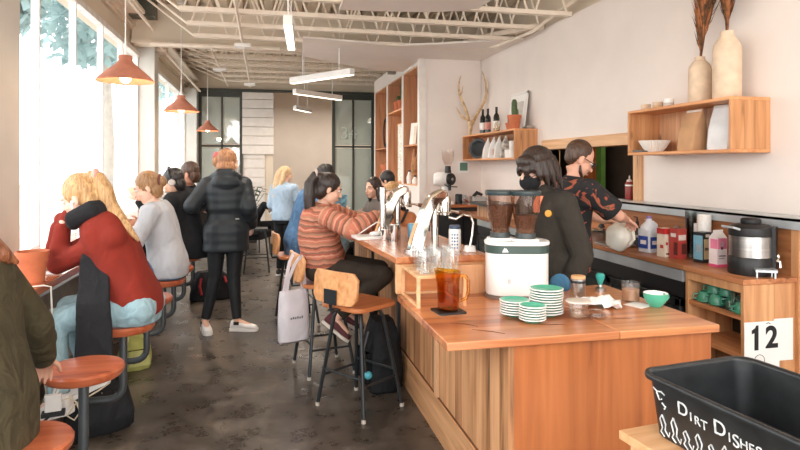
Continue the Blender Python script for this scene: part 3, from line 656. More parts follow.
# ------------------------------------------------------------------ things on the raised bar
BZ = 1.0565
def tap(x, y, rz, label):
    r = thing('espresso_tap', label, 'espresso tap', (x, y, BZ), rz)
    MB().rbox((-.10, 0, .006), (.15, .10, .012), .03).build('base_plate', CHROME, r)
    b = MB()
    def sec(cx, cz, a, L_, w): 
        return [V((cx+dx*math.cos(a), dy, cz+dx*math.sin(a))) for dx, dy in ((-L_, -w), (L_, -w), (L_, w), (-L_, w))]
    b.loft([sec(-.115, .0, 0, .045, .038), sec(-.085, .11, 0, .038, .036), sec(-.045, .22, -.3, .036, .036), sec(-.005, .295, -.7, .036, .036), sec(.05, .325, -1.3, .034, .036), sec(.085, .318, -1.55, .03, .034)], True, False)
    b.build('arched_body', CHROME, r, bevel=.012)
    MB().loft([[V((x_, dy, z_)) for dy in (-.022, .022)]+[V((x_+.004, dy, z_+.004)) for dy in (.022, -.022)] for x_, z_ in ((-.152, .04), (-.112, .16))], True, False).build('side_inlay', WPALE, r)['label'] = 'wooden inlay'
    MB().lathe([(0, -.005), (.034, -.005), (.036, .02), (.036, .09), (.03, .10), (0, .10)], (.075, 0, .22), 26).build('group_head', CHROME, r)
    MB().lathe([(0, 0), (.040, 0), (.041, .012), (.034, .02), (0, .02)], (.075, 0, .205), 26).build('head_ring', CHROME, r)
    MB().cyl((.008, 0, 0), (.008, 0, .26), .024, n=20).build('column', CHROME, r)
    h = MB().tube([(.10, 0, .228), (.14, .0, .222), (.17, .0, .215)], [.008, .008, .009], 10).build('portafilter', CHROME, r)
    MB().tube([(.165, 0, .217), (.20, 0, .21), (.235, 0, .205)], [.012, .016, .012], 10).build('handle', M('walnut_handle', (110, 66, 42), .4), h)
    return r
tap(.965, 3.40, math.radians(8), 'large chrome espresso tap nearest the glasses on the raised bar')
tap(.90, 4.12, math.radians(8), 'chrome espresso tap farther back on the raised bar')
r = thing('steam_wand', 'bent chrome steam wand on a white base beside the tap', 'steam wand', (1.14, 3.28, BZ))
MB().rbox((.01, 0, .018), (.065, .07, .036), .015, top=.75).build('wand_base', WHITEP, r, bevel=.004)
MB().tube([(.012, 0, .034), (.025, 0, .10), (.03, 0, .17), (.015, 0, .205), (-.03, 0, .215), (-.075, 0, .19), (-.115, 0, .20)], .0075, 10).build('wand_pipe', CHROME, r)
r = thing('chrome_tower', 'slim upright chrome water tower left of the far tap', 'water tower', (.785, 4.02, BZ))
MB().lathe([(0, 0), (.05, 0), (.05, .012), (0, .012)], n=24).build('foot_plate', CHROME, r); MB().rbox((0, 0, .18), (.042, .05, .336), .015).build('column', CHROME, r, bevel=.004)
MB().tube([(.02, 0, .325), (.06, 0, .325), (.07, 0, .30)], .008, 8).build('spout', CHROME, r)
def stumbler(x, y, h, R, label):
    r = thing('steel_tumbler', label, 'tumbler', (x, y, BZ)); MB().lathe([(0, 0), (R*.8, 0), (R*.82, .003), (R, h), (R-.002, h), (R*.78, .004), (0, .004)], n=24).build('cup_wall', CHROME, r); return r
stumbler(.835, 3.88, .105, .036, 'taller chrome tumbler on the bar between the tower and the far tap')
stumbler(.775, 3.90, .072, .028, 'small chrome tumbler at the foot of the chrome tower')
r = thing('blue_tumbler', 'light blue tumbler standing behind the near espresso tap', 'tumbler', (1.00, 4.02, BZ)); MB().rbox((0, 0, .048), (.078, .078, .095), .03).build('cup_wall', M('light_blue_enamel', (118, 178, 206), .4), r, bevel=.004); MB().lathe([(0, 0), (.03, 0), (.03, .002), (0, .002)], (0, 0, .0962), 20).build('inside', M('pale_inside', (210, 224, 230), .4), r)
r = thing('spotted_flask', 'white flask with rows of blue marks and dark cap beside the tap', 'flask', (1.085, 3.36, BZ), math.radians(-18))
MB().lathe([(0, 0), (.034, 0), (.036, .004), (.036, .118), (.033, .126), (0, .126)], n=30).build('flask_body', WHITEP, r)
MB().lathe([(0, 0), (.031, 0), (.032, .004), (.032, .018), (.028, .022), (0, .022)], (0, 0, .126), 26).build('cap', M('slate_blue_cap', (70, 84, 108), .4), r)
dots = MB()
for i in range(5):
    for j in range(3):
        a = -PI/2+(j-1)*.42; z = .018+i*.019
        ax = (V((-math.sin(a), math.cos(a), 0)), V((math.cos(a), math.sin(a), 0)), V((0, 0, 1)))
        dots.mat((i+j) % 2); dots.ell((.0358*math.cos(a), .0358*math.sin(a), z), (.005, .0016, .006), ax, 8)
o = dots.build('printed_marks', [M('blue_print', (60, 130, 180), .5), M('navy_print', (40, 70, 110), .5)], r); o['kind'] = 'stuff'
# tablet, cable and charger in front of the woman in stripes
tag(MB().rbox((0, 0, .009), (.26, .19, .018), .012).build('laptop', WHITEP, loc=(.72, 4.05, BZ), rz=.12, bevel=.003), 'closed white laptop on the bar in front of the striped sweater', 'laptop')
tag(MB().ell((0, 0, .016), (.058, .024, .016)).build('computer_mouse', WHITEP, loc=(.745, 4.03, BZ+.018), rz=.3), 'white computer mouse on the closed white laptop', 'mouse')
r = thing('cable', 'white cable looping over the closed laptop', 'cable', (.70, 4.05, BZ+.019))
MB().tube([(-.10, -.03, .003), (-.06, .03, .015), (0, .05, .05), (.06, .05, .085), (.11, .03, .08), (.125, .0, .045), (.10, -.02, .02), (.06, -.01, .006)], .004, 8).build('cord', WHITEP, r)
# books and papers at the far end of the bar
bk = [((.20, .15, .022), (226, 220, 206), 0.1, 'cream paperback book at the bottom of the pile at the far end of the bar'), ((.19, .14, .018), (150, 176, 172), -.1, 'grey-green book second in the pile at the far end of the bar'), ((.20, .14, .02), (232, 226, 214), .15, 'white book third in the pile at the far end of the bar'), ((.18, .13, .016), (196, 158, 118), .0, 'tan book on top of the pile at the far end of the bar')]
z = BZ
for d, c, a, l in bk:
    r = thing('book', l, 'book', (.76, 6.28, z), a, 'books at the far end of the bar'); cm = M('book_cover', c, .6)
    MB().bb(-d[0]/2, d[0]/2, -d[1]/2, d[1]/2, 0, .003).bb(-d[0]/2, d[0]/2, -d[1]/2, d[1]/2, d[2]-.003, d[2]).bb(-d[0]/2-.002, -d[0]/2, -d[1]/2, d[1]/2, 0, d[2]).build('cover', cm, r); MB().bb(-d[0]/2, d[0]/2-.004, -d[1]/2+.003, d[1]/2-.003, .003, d[2]-.003).build('pages', PAPER, r); z += d[2]+.0005
r = thing('laptop_computer', 'open laptop with a blue sticker-covered lid at the far end of the bar', 'laptop', (.66, 6.10, BZ), .2)
MB().rbox((0, .06, .008), (.28, .2, .016), .01).build('keyboard_base', STEEL, r)
MB().box((0, -.055, .11), (.28, .008, .19), M3=Matrix.Rotation(.25, 3, 'X')).build('screen_lid', M('blue_laptop_lid', (96, 150, 170), .5, var=.4, scale=22), r)

# ------------------------------------------------------------------ back counter goods
CZ = .9105
r = thing('coffee_urn', 'black and steel insulated coffee urn with lever tap on the back counter', 'urn', (2.825, 3.03, CZ), math.radians(-55))
R = .120; r.scale = (1, 1, 1.14)
MB().lathe([(0, 0), (R, 0), (R+.003, .006), (R+.002, .085), (R-.004, .092), (0, .092)], n=40).build('base', BLACK, r)
MB().lathe([(0, .09), (R-.004, .09), (R-.004, .20), (0, .20)], n=40).build('steel_body', STEEL, r)
MB().lathe([(0, .198), (R-.002, .198), (R, .205), (R-.002, .24), (R-.02, .256), (.06, .262), (0, .262)], n=40).build('shoulder', BLACK, r)
MB().lathe([(0, .26), (.052, .26), (.055, .266), (.055, .282), (.045, .29), (0, .291)], n=30).build('lid', BLACK, r)
MB().tube([(R-.01, -.05, .235), (R+.03, -.05, .245), (R+.03, .05, .245), (R-.01, .05, .235)], .006, 8).build('handle', RAIL, r).rotation_euler = (0, 0, math.radians(-130))
MB().bb(-.035, .035, R-.01, R+.012, .0, .25).build('tap_housing', BLACK, r).rotation_euler = (0, 0, math.radians(-88))
MB().tube([(0, R, .075), (0, R+.03, .075), (0, R+.032, .045)], .011, 10).ell((0, R+.02, .10), (.012, .012, .016)).build('tap', CHROME, r).rotation_euler = (0, 0, math.radians(-92))
dt = MB().bb(-.055, .055, -.05, .05, .045, .052).bb(-.055, .055, -.05, -.046, .035, .052).bb(-.05, -.042, -.04, -.032, 0, .045).bb(.042, .05, -.04, -.032, 0, .045).bb(-.05, -.042, .032, .04, 0, .045).bb(.042, .05, .032, .04, 0, .045)
tag(dt.build('drip_tray', RAIL, loc=(2.80, 2.905, CZ-.0), rz=math.radians(-30)), 'small grey drip tray stand in front of the urn tap', 'tray')
def carton(x, y, w, d, h, rz, label, base, cap, art, gable=True):
    r = thing('milk_carton', label, 'carton', (x, y, CZ), rz); m0 = M('carton_base', base, .45)
    b = MB().bb(-w/2, w/2, -d/2, d/2, 0, h)
    if gable:
        b.mat(1); b.loft([[V((-w/2, -d/2, h)), V((w/2, -d/2, h)), V((w/2, d/2, h)), V((-w/2, d/2, h))], [V((-w/2, -.004, h+d*.42)), V((w/2, -.004, h+d*.42)), V((w/2, .004, h+d*.42)), V((-w/2, .004, h+d*.42))]], True, False)
        b.box((0, 0, h+d*.42+.008), (w, .005, .02))
    b.build('carton_body', [m0, M('carton_top', cap, .45)], r)
    for (face, x0, x1, z0, z1, c) in art:
        p = MB()
        if face == 'L': p.bb(-w/2-.0012, -w/2, x0*d-d/2, x1*d-d/2, z0*h, z1*h)
        else: p.bb(x0*w-w/2, x1*w-w/2, -d/2-.0012, -d/2, z0*h, z1*h)
        p.build('printed_panel', M('carton_print', c, .45), r)
    return r
r = carton(2.80, 3.645, .078, .078, .205, math.radians(6), 'tall red carton with dark berries next to the cream carton', (176, 66, 58), (176, 66, 58), [('L', .0, .45, .12, .55, (96, 40, 36)), ('F', .1, .9, .62, .8, (232, 214, 206)), ('F', .45, .95, .15, .5, (84, 40, 34)), ('L', .2, .8, .72, .85, (236, 220, 214))], False)
r = carton(2.765, 3.735, .075, .075, .20, math.radians(8), 'cream carton with red top and red splashes beside the milk jug', (228, 212, 192), (196, 54, 50), [('F', 0, 1, .80, 1, (196, 50, 48)), ('L', 0, 1, .80, 1, (196, 50, 48)), ('F', .1, .35, .42, .52, (180, 56, 50)), ('F', .5, .9, .28, .40, (190, 62, 54)), ('L', .2, .6, .3, .42, (186, 60, 52)), ('F', .15, .8, .08, .14, (60, 44, 40))], False)
r = carton(2.845, 3.455, .088, .072, .20, math.radians(10), 'blue and black oat drink carton in front of the white paper cups', (36, 40, 44), (36, 40, 44), [('L', 0, 1, .1, .9, (126, 176, 196)), ('L', .2, .7, .35, .6, (230, 236, 236)), ('F', .12, .95, .12, .78, (206, 188, 146)), ('F', .2, .8, .4, .5, (70, 64, 56)), ('F', .3, .7, .84, .94, (214, 210, 200))], False)
r = carton(2.82, 3.29, .076, .07, .185, math.radians(4), 'pink and white milk carton with gable top left of the urn', (240, 228, 228), (232, 226, 224), [('F', 0, 1, 0, .09, (226, 84, 132)), ('L', 0, 1, 0, .09, (226, 84, 132)), ('F', .05, .95, .62, .98, (236, 134, 166)), ('F', .3, .62, .68, .86, (244, 238, 238)), ('F', .34, .56, .60, .70, (44, 40, 44)), ('F', .15, .85, .36, .40, (120, 110, 116)), ('F', .15, .7, .28, .31, (160, 150, 152)), ('L', 0, .8, .62, .95, (236, 134, 166))])
r = thing('milk_jug', 'clear plastic gallon milk jug with purple cap and blue label', 'jug', (2.80, 3.965, CZ), math.radians(10)); JP = M('milky_plastic', (214, 216, 222), .3)
MB().rbox((0, 0, .085), (.125, .125, .17), .03).loft([[V((x*q, y*q, z)) for x, y in ((-.0625, -.03), (-.03, -.0625), (.03, -.0625), (.0625, -.03), (.0625, .03), (.03, .0625), (-.03, .0625), (-.0625, .03))] for z, q in ((.168, 1), (.195, .85), (.222, .45), (.235, .28), (.25, .28))], True, True).build('jug_body', JP, r, bevel=.004)
MB().lathe([(0, 0), (.02, 0), (.02, .018), (0, .018)], (0, 0, .248), 20).build('cap', M('purple_cap', (132, 104, 160), .4), r)
MB().bb(-.0645, -.0626, -.05, .04, .03, .12).bb(-.05, .045, -.0645, -.0626, .03, .115).build('blue_label', M('blue_label', (44, 76, 160), .5), r)
MB().bb(-.066, -.0646, -.035, .02, .06, .09).bb(-.035, .03, -.066, -.0646, .06, .088).build('label_mark', PAPER, r)
MB().tube([(.035, 0, .222), (.068, 0, .20), (.072, 0, .15), (.06, 0, .12)], .011, 8).build('handle', JP, r)
def cupstack(name, x, y, R, h, n, mat, label, cat, z0=CZ):
    r = thing(name, label, cat, (x, y, z0)); step = .011; g = None
    for k in range(n):
        MB().lathe([(R*.72, 0), (R, h), (R*1.05, h), (R*1.05, h-.006), (R*1.0, h-.008), (R*.70, .0)], (0, 0, k*step), 24).build('cup', mat, r)
    return r
cupstack('paper_cup_stack', 2.90, 3.51, .043, .10, 20, WHITEC, 'stack of white paper cups standing behind the oat carton', 'cups')
cupstack('plastic_cup_stack', 2.915, 3.66, .036, .12, 20, glass('stacked_clear_plastic', (244, 246, 246), .12, 1.25), 'tall stack of clear plastic cups behind the red carton', 'cups')
cupstack('paper_cup_stack', 2.915, 3.575, .034, .09, 15, PAPER, 'narrower stack of white paper cups between plastic cups and oat carton', 'cups')
r = thing('steel_shaker', 'small clear shaker with steel lid behind the red carton', 'shaker', (2.915, 3.80, CZ)); MB().lathe([(0, 0), (.032, 0), (.034, .15), (0, .15)], n=22).build('cup_wall', M('grey_clear', (186, 190, 190), .2), r); MB().lathe([(0, 0), (.036, 0), (.03, .04), (.014, .055), (0, .055)], (0, 0, .15), 22).build('lid', STEEL, r)
for i, (x, y, h, R, c, l) in enumerate([(2.90, 4.12, .19, .033, BLACK, 'black syrup bottle behind the milk jug, nearest the jug'), (2.90, 4.26, .20, .04, M('dark_canister', (52, 50, 50), .3), 'dark canister with steel ring under the bar man\'s hand'), (2.92, 4.48, .19, .028, M('brown_bottle', (70, 50, 40), .25), 'brown bottle on the back counter behind the pouring hand'), (2.92, 4.62, .18, .028, M('amber_brown_bottle', (98, 66, 44), .25), 'amber bottle on the back counter left of the pouring hand'), (2.90, 4.78, .17, .03, BLACK, 'black bottle at the far left of the row on the back counter')]):
    r = thing('syrup_bottle', l, 'bottle', (x, y, CZ), 0, 'bottles behind the milk pitcher')
    MB().lathe([(0, 0), (R, 0), (R, h*.62), (R*.8, h*.7), (R*.34, h*.8), (R*.34, h), (0, h)], n=20).build('bottle_body', c, r)
    MB().lathe([(R*1.01, 0), (R*1.03, .002), (R*1.03, .02), (R*1.01, .022)], (0, 0, h*.35), 20).build('ring_label', STEEL if i == 1 else KRAFT, r)
    MB().cyl((0, 0, h), (0, 0, h+.03), .007, .005, 10).tube([(0, 0, h+.03), (-.03, 0, h+.035)], .004, 8).build('pump', BLACK if i % 2 else STEEL, r)
r = thing('steel_bowl', 'steel scale pan stack beside the pouring man', 'bowl', (2.78, 4.62, CZ)); MB().lathe([(0, 0), (.07, 0), (.075, .01), (.075, .075), (.078, .08), (.07, .08), (.068, .012), (0, .012)], n=28).build('pan', STEEL, r); MB().lathe([(0, 0), (.05, 0), (.06, .03), (0, .03)], (0, 0, .081), 24).build('upper_pan', CHROME, r)
tag(MB().rbox((0, 0, .008), (.22, .30, .016), .02).build('serving_tray', STEEL, loc=(2.76, 4.34, CZ), bevel=.003), 'steel tray under the white pitcher on the back counter', 'tray')
# mugs and shot glasses in the open cabinet
def mug():
    r = thing('green_mug', 'x', 'mug'); m = MB().lathe([(0, .0), (.028, 0), (.034, .006), (.044, .03), (.046, .062), (.043, .062), (.040, .03), (.0, .01)], n=22); m.build('mug_bowl', TEAL2, r)
    MB().tube([(.043, 0, .05), (.066, 0, .046), (.064, 0, .022), (.040, 0, .018)], .005, 8).build('handle', TEAL2, r); return r
TEAL2 = M('deep_green_glaze', (70, 140, 112), .25)
mg = None
ml = ['green mug upside down, nearest the left side of the cabinet shelf', 'green mug upside down on the shelf, second from the left', 'green mug upside down stacked on the left pair of mugs', 'green mug upside down stacked on the right pair of mugs', 'green mug upside down beside the small glasses', 'green mug behind the small glasses at the right of the shelf']
for (x, y, z, a), l in zip([(2.69, 3.25, .7045, 2.6), (2.70, 3.16, .7045, 2.2), (2.72, 3.20, .767, 2.8), (2.73, 3.11, .767, 2.0), (2.75, 3.08, .7045, 2.6), (2.68, 2.935, .7045, 3.0)], ml):
    if mg is None: mg = mug(); mg['label'] = l; mg['group'] = 'green mugs in the open cabinet'; o = mg
    else: o = dup(mg, (0, 0, 0), 0, l)
    o.location = (x, y, z+.062); o.rotation_euler = (PI, 0, a)
sg = None; k = 0
for z, spots in ((.7045, [(2.68, 3.035), (2.74, 3.03), (2.68, 2.985), (2.745, 2.98)]), (.7555, [(2.69, 3.01), (2.745, 3.005), (2.70, 2.965)])):
    for (x, y) in spots:
        lb = 'small clear shot glass on the cabinet shelf, %s' % ['front left', 'back left', 'front right', 'back right', 'stacked in front', 'stacked at the back', 'stacked at the right'][k]; k += 1
        if sg is None: sg = tag(MB().lathe([(0, 0), (.021, 0), (.024, .05), (.0215, .05), (.019, .008), (0, .008)], n=16).build('shot_glass', GLASSC, loc=(x, y, z)), lb, 'glass', 'shot glasses in the open cabinet')
        else: o = sg.copy(); COL.objects.link(o); o.location = (x, y, z); o['label'] = lb
# number sign on the cabinet end
r = thing('number_sign', 'white paper sign with a black 12 on the end of the back cabinet', 'sign', (2.625, 2.865, .395))
MB().bb(.0, .235, -.004, -.002, 0, .275).build('paper_sheet', PAPER, r)
MB().bb(.20, .33, -.002, 0.0, .045, .285).build('second_sheet', PAPER, r)
MB().prism([(.078, .115), (.105, .115), (.105, .255), (.090, .255), (.082, .240), (.060, .228), (.060, .208), (.078, .212)], 0, .001).build('numeral', INK, r).matrix_local = Matrix.Translation((-.012, -.0042, 0)) @ Matrix.Rotation(PI/2, 4, 'X'); text_mesh('numeral', '2', .185, INK, r, (.182, -.005, .178), (PI/2, .0, 0), .0006, (.92, .92, 1), .0055)
MB().tube([(.10+.034*math.cos(a), -.005, .055+.034*math.sin(a)) for a in [2*PI*i/24 for i in range(24)]], .0014, 6, closed=True).build('printed_ring', INK, r)
MB().tube([(.145, -.005, .262), (.158, -.005, .267), (.172, -.005, .26)], .002, 6).build('ink_mark', INK, r)
# pass-through sauce bottle
r = thing('sauce_bottle', 'red squeeze bottle with white tip in the pass-through', 'bottle', (3.23, 4.86, 1.2475)); MB().lathe([(0, 0), (.036, 0), (.038, .006), (.038, .145), (.03, .16), (0, .16)], n=24).build('bottle_body', M('dark_red_sauce', (140, 44, 38), .35), r)
MB().lathe([(0, 0), (.026, 0), (.024, .016), (.008, .022), (.005, .055), (0, .055)], (0, 0, .16), 20).build('nozzle', M('pale_nozzle', (226, 206, 196), .4), r); MB().lathe([(.0382, 0), (.0386, .001), (.0386, .013), (.0382, .014)], (0, 0, .12), 24).build('tape_label', PAPER, r)

# ------------------------------------------------------------------ wall shelves
def wallshelf(y0, y1, z0, z1, label):
    r = thing('wall_shelf', label, 'shelf', (XR, y0, z0)); w, h, d = y1-y0, z1-z0, .3; t = .022
    MB().bb(-d, 0, 0, w, h-t, h).build('top_board', WSHELF, r, bevel=.003); MB().bb(-d, 0, 0, w, 0, t).build('bottom_board', WSHELF, r, bevel=.003)
    for y in (0, w-t): MB().bb(-d, 0, y, y+t, t, h-t).build('side_board', WEND, r, bevel=.003)
    MB().bb(-.02, -.0, t, w-t, t, h-t).build('back_board', WBOOK, r); return r
wallshelf(3.27, 4.39, 1.637, 1.997, 'near fir box shelf on the bar wall with tall vases on top')
wallshelf(6.68, 8.60, 1.63, 2.0, 'far fir box shelf in the corner below the antlers')
SZ, ST = 1.637+.0225, 1.998
# pleated paper filters
fl = MB(); n = 72; rings = []
for R, z in ((.058, 0), (.080, .03), (.114, .092)): rings.append([V((R*(1+(.06 if k % 2 else -.06)*(z > 0))*math.cos(2*PI*k/n), R*(1+(.06 if k % 2 else -.06)*(z > 0))*math.sin(2*PI*k/n), z)) for k in range(n)])
fl.loft(rings, False, False); fl.loft([[V((p.x*.97, p.y*.97, p.z+.002)) for p in rings[0]], rings[2]], True, False)
tag(fl.build('paper_filters', M('filter_paper', (242, 236, 228), .85), loc=(3.02, 4.21, SZ)), 'fluted stack of white coffee filters in the near wall shelf', 'coffee filters')
def bag(x, y, z, w, d, h, mat, rz, label, lab=None, lean=0., name='coffee_bag'):
    r = thing(name, label, 'bag', (x, y, z), rz)
    rg = []
    for zz, ww, dd in ((0, .96, 1), (.03, 1, 1.02), (h*.45, 1.0, .95), (h*.72, .98, .6), (h*.92, .97, .14), (h, .97, .10)):
        xx = lean*zz; rg.append([V((xx+a*dd*d/2, b*ww*w/2, zz)) for a, b in ((-1, -.9), (-1, .9), (-.8, 1), (.8, 1), (1, .9), (1, -.9), (.8, -1), (-.8, -1))])
    MB().loft(rg, True, False).build('pouch', mat, r, bevel=.003)
    MB().box((lean*h*.93-.0, 0, h*.955), (d*.16, w*.9, .014)).build('seal_strip', M('seal_strip', (214, 206, 196), .5), r)
    if lab: MB().box((-d/2-.002, 0, h*.3), (.003, w*.5, h*.28)).build('paper_label', lab, r)
    return r
bag(3.0, 3.765, SZ, .17, .12, .30, KRAFT, .0, 'brown kraft paper bag in the near wall shelf', None, .12)
bag(3.03, 3.50, SZ, .17, .10, .31, M('white_bag', (222, 224, 226), .6, var=.04), .2, 'white bag at the right end of the near wall shelf', None, .1)
bag(3.08, 3.62, SZ, .10, .07, .24, M('grey_foil', (112, 116, 110), .35, .3), .5, 'small grey foil bag tucked behind the white bag', None, .35)
tag(MB().box((0, 0, .006), (.09, .13, .012), M3=Matrix.Rotation(.05, 3, 'X')).build('phone', M('grey_phone', (92, 98, 100), .4), loc=(2.955, 4.27, SZ+.004)), 'small grey flat box at the left end of the near wall shelf', 'box')
c0 = None
for i, (y, h, mt, l) in enumerate([(4.29, .048, VASE, 'small sand cup on the near shelf, left of three'), (4.14, .052, VASE, 'small sand cup with tan band on the near shelf, middle of three'), (4.01, .062, WHITEC, 'small pale cup on the near shelf, right of three')]):
    r = thing('small_cup', l, 'cup', (3.0, y, ST), 0, 'little cups on top of the near shelf'); R = .038
    MB().lathe([(0, 0), (R*.9, 0), (R, .006), (R, h), (R-.005, h), (R-.006, .01), (0, .01)], n=24).build('cup_wall', mt, r)
    if i: MB().lathe([(R*1.005, 0), (R*1.01, .001), (R*1.01, h*.45), (R*1.005, h*.46)], (0, 0, .004), 24).build('band', [None, M('tan_band', (206, 172, 130), .7), M('grey_band', (196, 188, 178), .7)][i], r)
def vase(x, y, R, h, neck, label):
    r = thing('stoneware_vase', label, 'vase', (x, y, ST)); sh = h*.80 if R > .09 else h*.72
    MB().lathe([(0, 0), (R*.97, 0), (R, .012), (R, sh), (R*.93, sh+(h-sh)*.28), (R*.68, sh+(h-sh)*.58), (neck*1.05, sh+(h-sh)*.74), (neck, h*.98), (neck*1.02, h), (neck*.84, h), (neck*.8, h-.05), (0, h-.052)], n=40).build('vase_body', VASE, r); return r
def plumes(x, y, z, stems, label):
    r = thing('dried_palm', label, 'dried plant', (x, y, z)); 
    mats = [M('dried_leaf_brown', (98, 66, 40), .8, var=.35, scale=30), M('dried_leaf_rust', (150, 92, 54), .8, var=.25, scale=30)]
    for si, (dx, dy, hh, wd, mi) in enumerate(stems):
        st = [(dx*t*t, dy*t*t, -.18+(hh+.18)*t) for t in (0, .25, .5, .75, 1)]
        b = MB().mat(mi).tube(st, [.006, .006, .005, .004, .002], 6)
        rnd = random.Random(si*7+int(x*100))
        for k in range(190):
            t = .30+.70*rnd.random(); px_, py_, pz_ = dx*t*t, dy*t*t, -.18+(hh+.18)*t
            a = rnd.random()*2*PI; L_ = wd*1.3*(.9+.8*rnd.random())*min(1, (t-.12)*2.2); up = .14+.10*rnd.random()
            e = V((px_+math.cos(a)*L_, py_+math.sin(a)*L_, pz_+up)); m_ = V((px_+math.cos(a)*L_*.5, py_+math.sin(a)*L_*.5, pz_+up*.35)); q = V((-math.sin(a), math.cos(a), 0))*.007
            b.mat(1 if rnd.random() < (.35 if mi == 0 else .8) else 0); s_ = V((px_, py_, pz_))
            b._add([s_, m_-q, e, m_+q], [(0, 1, 2, 3)])
        b.build('frond', mats, r)
    return r
vase(3.05, 3.735, .077, .335, .034, 'shorter sand-coloured stoneware vase on the near wall shelf')
vase(3.05, 3.475, .090, .462, .042, 'taller cream stoneware vase on the near wall shelf')
plumes(3.05, 3.735, ST+.335, [(.0, -.13, .52, .045, 0), (.04, -.20, .60, .05, 0), (-.02, -.08, .48, .04, 1)], 'dried brown palm fronds leaning out of the shorter vase')
plumes(3.05, 3.475, ST+.462, [(-.02, .06, .56, .045, 0), (.03, -.02, .62, .05, 0), (0, -.10, .58, .045, 1), (.05, .04, .5, .05, 0)], 'dried rust-brown palm fronds rising from the taller vase')
# far shelf contents
FZ, FT = 1.63+.0225, 2.001
r = thing('black_dish', 'round black dish standing at the left end of the far wall shelf', 'dish', (3.0, 8.20, FZ+.152)); MB().lathe([(0, 0), (.145, 0), (.15, .012), (.13, .016), (.11, .008), (0, .006)], n=36, axis=(-.75, -.65, .12)).build('plate_disc', BLACK, r); MB().lathe([(.10, .016), (.105, .02), (.11, .016)], n=36, axis=(-.75, -.65, .12)).build('raised_ring', BLACKM, r)
WB2 = M('white_coffee_pouch', (228, 226, 222), .5, var=.03)
for y, l, dk in ((7.93, 'white coffee pouch, leftmost of the four on the far shelf', 0), (7.72, 'white coffee pouch, second of the four on the far shelf', 0), (7.52, 'white coffee pouch, third of the four, with orange label', 1), (7.30, 'white and grey printed coffee pouch, rightmost on the far shelf', 2)):
    bag(3.02, y, FZ, .19, .11, .29, M('grey_print_pouch', (176, 172, 164), .5, var=.35, scale=24) if dk == 2 else WB2, -.3, l, M('orange_label', (206, 120, 70), .6) if dk == 1 else None, .1)
for i, (y, z, l) in enumerate([(6.94, 0, 'white paper tub at the right end of the far shelf, lower'), (6.93, .105, 'white paper tub stacked on another at the right end of the far shelf'), (7.06, 0, 'pale tub left of the stacked tubs on the far shelf')]):
    r = thing('paper_tub', l, 'tub', (2.99, y, FZ+z), 0, 'tubs on the far shelf'); MB().lathe([(0, 0), (.045, 0), (.052, .1), (0, .1)], n=24).build('tub_body', PAPER, r); MB().lathe([(.0535, 0), (.055, .001), (.055, .01), (0, .012)], (0, 0, .092), 24).build('lid', WHITEP, r)
# antlers on the skull
r = thing('deer_antlers', 'mounted deer skull with tall branching antlers on the far shelf', 'antlers', (2.955, 8.38, FT)); r.scale = (.66, .66, .86)
sk = MB(); sk.ell((0, 0, .20), (.07, .055, .05)); sk.ell((-.02, -.02, .13), (.05, .045, .09)); sk.ell((-.035, -.035, .06), (.034, .03, .07)); sk.ell((-.03, .03, .15), (.03, .03, .03)); sk.ell((-.03, -.03, .03), (.04, .025, .03))
sk.build('skull', BONE, r, remesh=.008)
def antler(s):
    a = MB(); rt = V((.95, -.30, 0)); up = V((0, 0, 1))
    P_ = lambda x, z, f=0: tuple(rt*(x*s)+up*z+V((-.2, -.5, 0))*f)
    if s > 0: a.tube([P_(.04, .22), P_(.12, .34), P_(.22, .46), P_(.31, .60), P_(.35, .74), P_(.335, .88), P_(.29, 1.0), P_(.245, 1.1)], [0.0352, 0.0336, 0.0320, 0.0304, 0.0288, 0.0224, 0.0160, 0.0064], 9)
    else: a.tube([P_(.04, .22), P_(.08, .36), P_(.135, .48), P_(.20, .60), P_(.26, .72), P_(.275, .84), P_(.25, .96), P_(.215, 1.03)], [0.0352, 0.0336, 0.0320, 0.0288, 0.0256, 0.0208, 0.0144, 0.0064], 9)
    if s > 0: a.tube([P_(.34, .72), P_(.33, .80), P_(.345, .87, .3)], [0.0224, 0.0160, 0.0048], 7)
    else: a.tube([P_(.25, .68), P_(.2, .74), P_(.17, .83, .2)], [0.0208, 0.0160, 0.0048], 7); a.tube([P_(.09, .27), P_(.20, .32), P_(.29, .42), P_(.33, .50, .1)], [0.0224, 0.0208, 0.0160, 0.0048], 7)
    a.tube([P_(.06, .25), P_(.07, .27, .2), P_(.05, .33, .35)], [0.0192, 0.0144, 0.0048], 7)
    return a
antler(1).build('antler', BONE, r); antler(-1).build('antler', BONE, r)
for i, (y, l) in enumerate([(7.98, 'dark wine bottle with pale label, leftmost of three on the far shelf'), (7.86, 'dark wine bottle with pinkish label, middle of three on the far shelf'), (7.62, 'dark wine bottle with white label, rightmost of three on the far shelf')]):
    r = thing('wine_bottle', l, 'bottle', (2.99+.03*i, y, FT), 0, 'wine bottles on the far shelf'); R = .042
    MB().lathe([(0, 0), (R, 0), (R, .20), (R*.85, .235), (.016, .265), (.0145, .33), (.016, .335), (.016, .345), (0, .345)], n=26).build('bottle_body', M('dark_green_bottle', (30, 34, 30), .12), r)
    MB().lathe([(R+.0005, 0), (R+.001, .001), (R+.001, .10), (R+.0005, .101)], (0, 0, .055), 26).build('label_paper', [PAPER, M('pink_label', (206, 140, 126), .6), PAPER][i], r); MB().lathe([(.0165, 0), (.017, .001), (.017, .06), (0, .061)], (0, 0, .286), 18).build('foil', BLACK, r)
r = thing('small_antlers', 'loose small antler pieces lying on the far shelf', 'antlers', (2.96, 7.36, FT))
MB().tube([(0, .14, .015), (0, .05, .02), (0, -.05, .03), (.0, -.12, .10)], [.012, .012, .010, .003], 7).tube([(0, .05, .02), (0, .09, .08), (0, .07, .13)], [.01, .008, .003], 7).tube([(0, -.04, .03), (-.02, -.02, .09), (0, -.0, .14)], [.009, .007, .003], 7).build('tine', BONE, r)
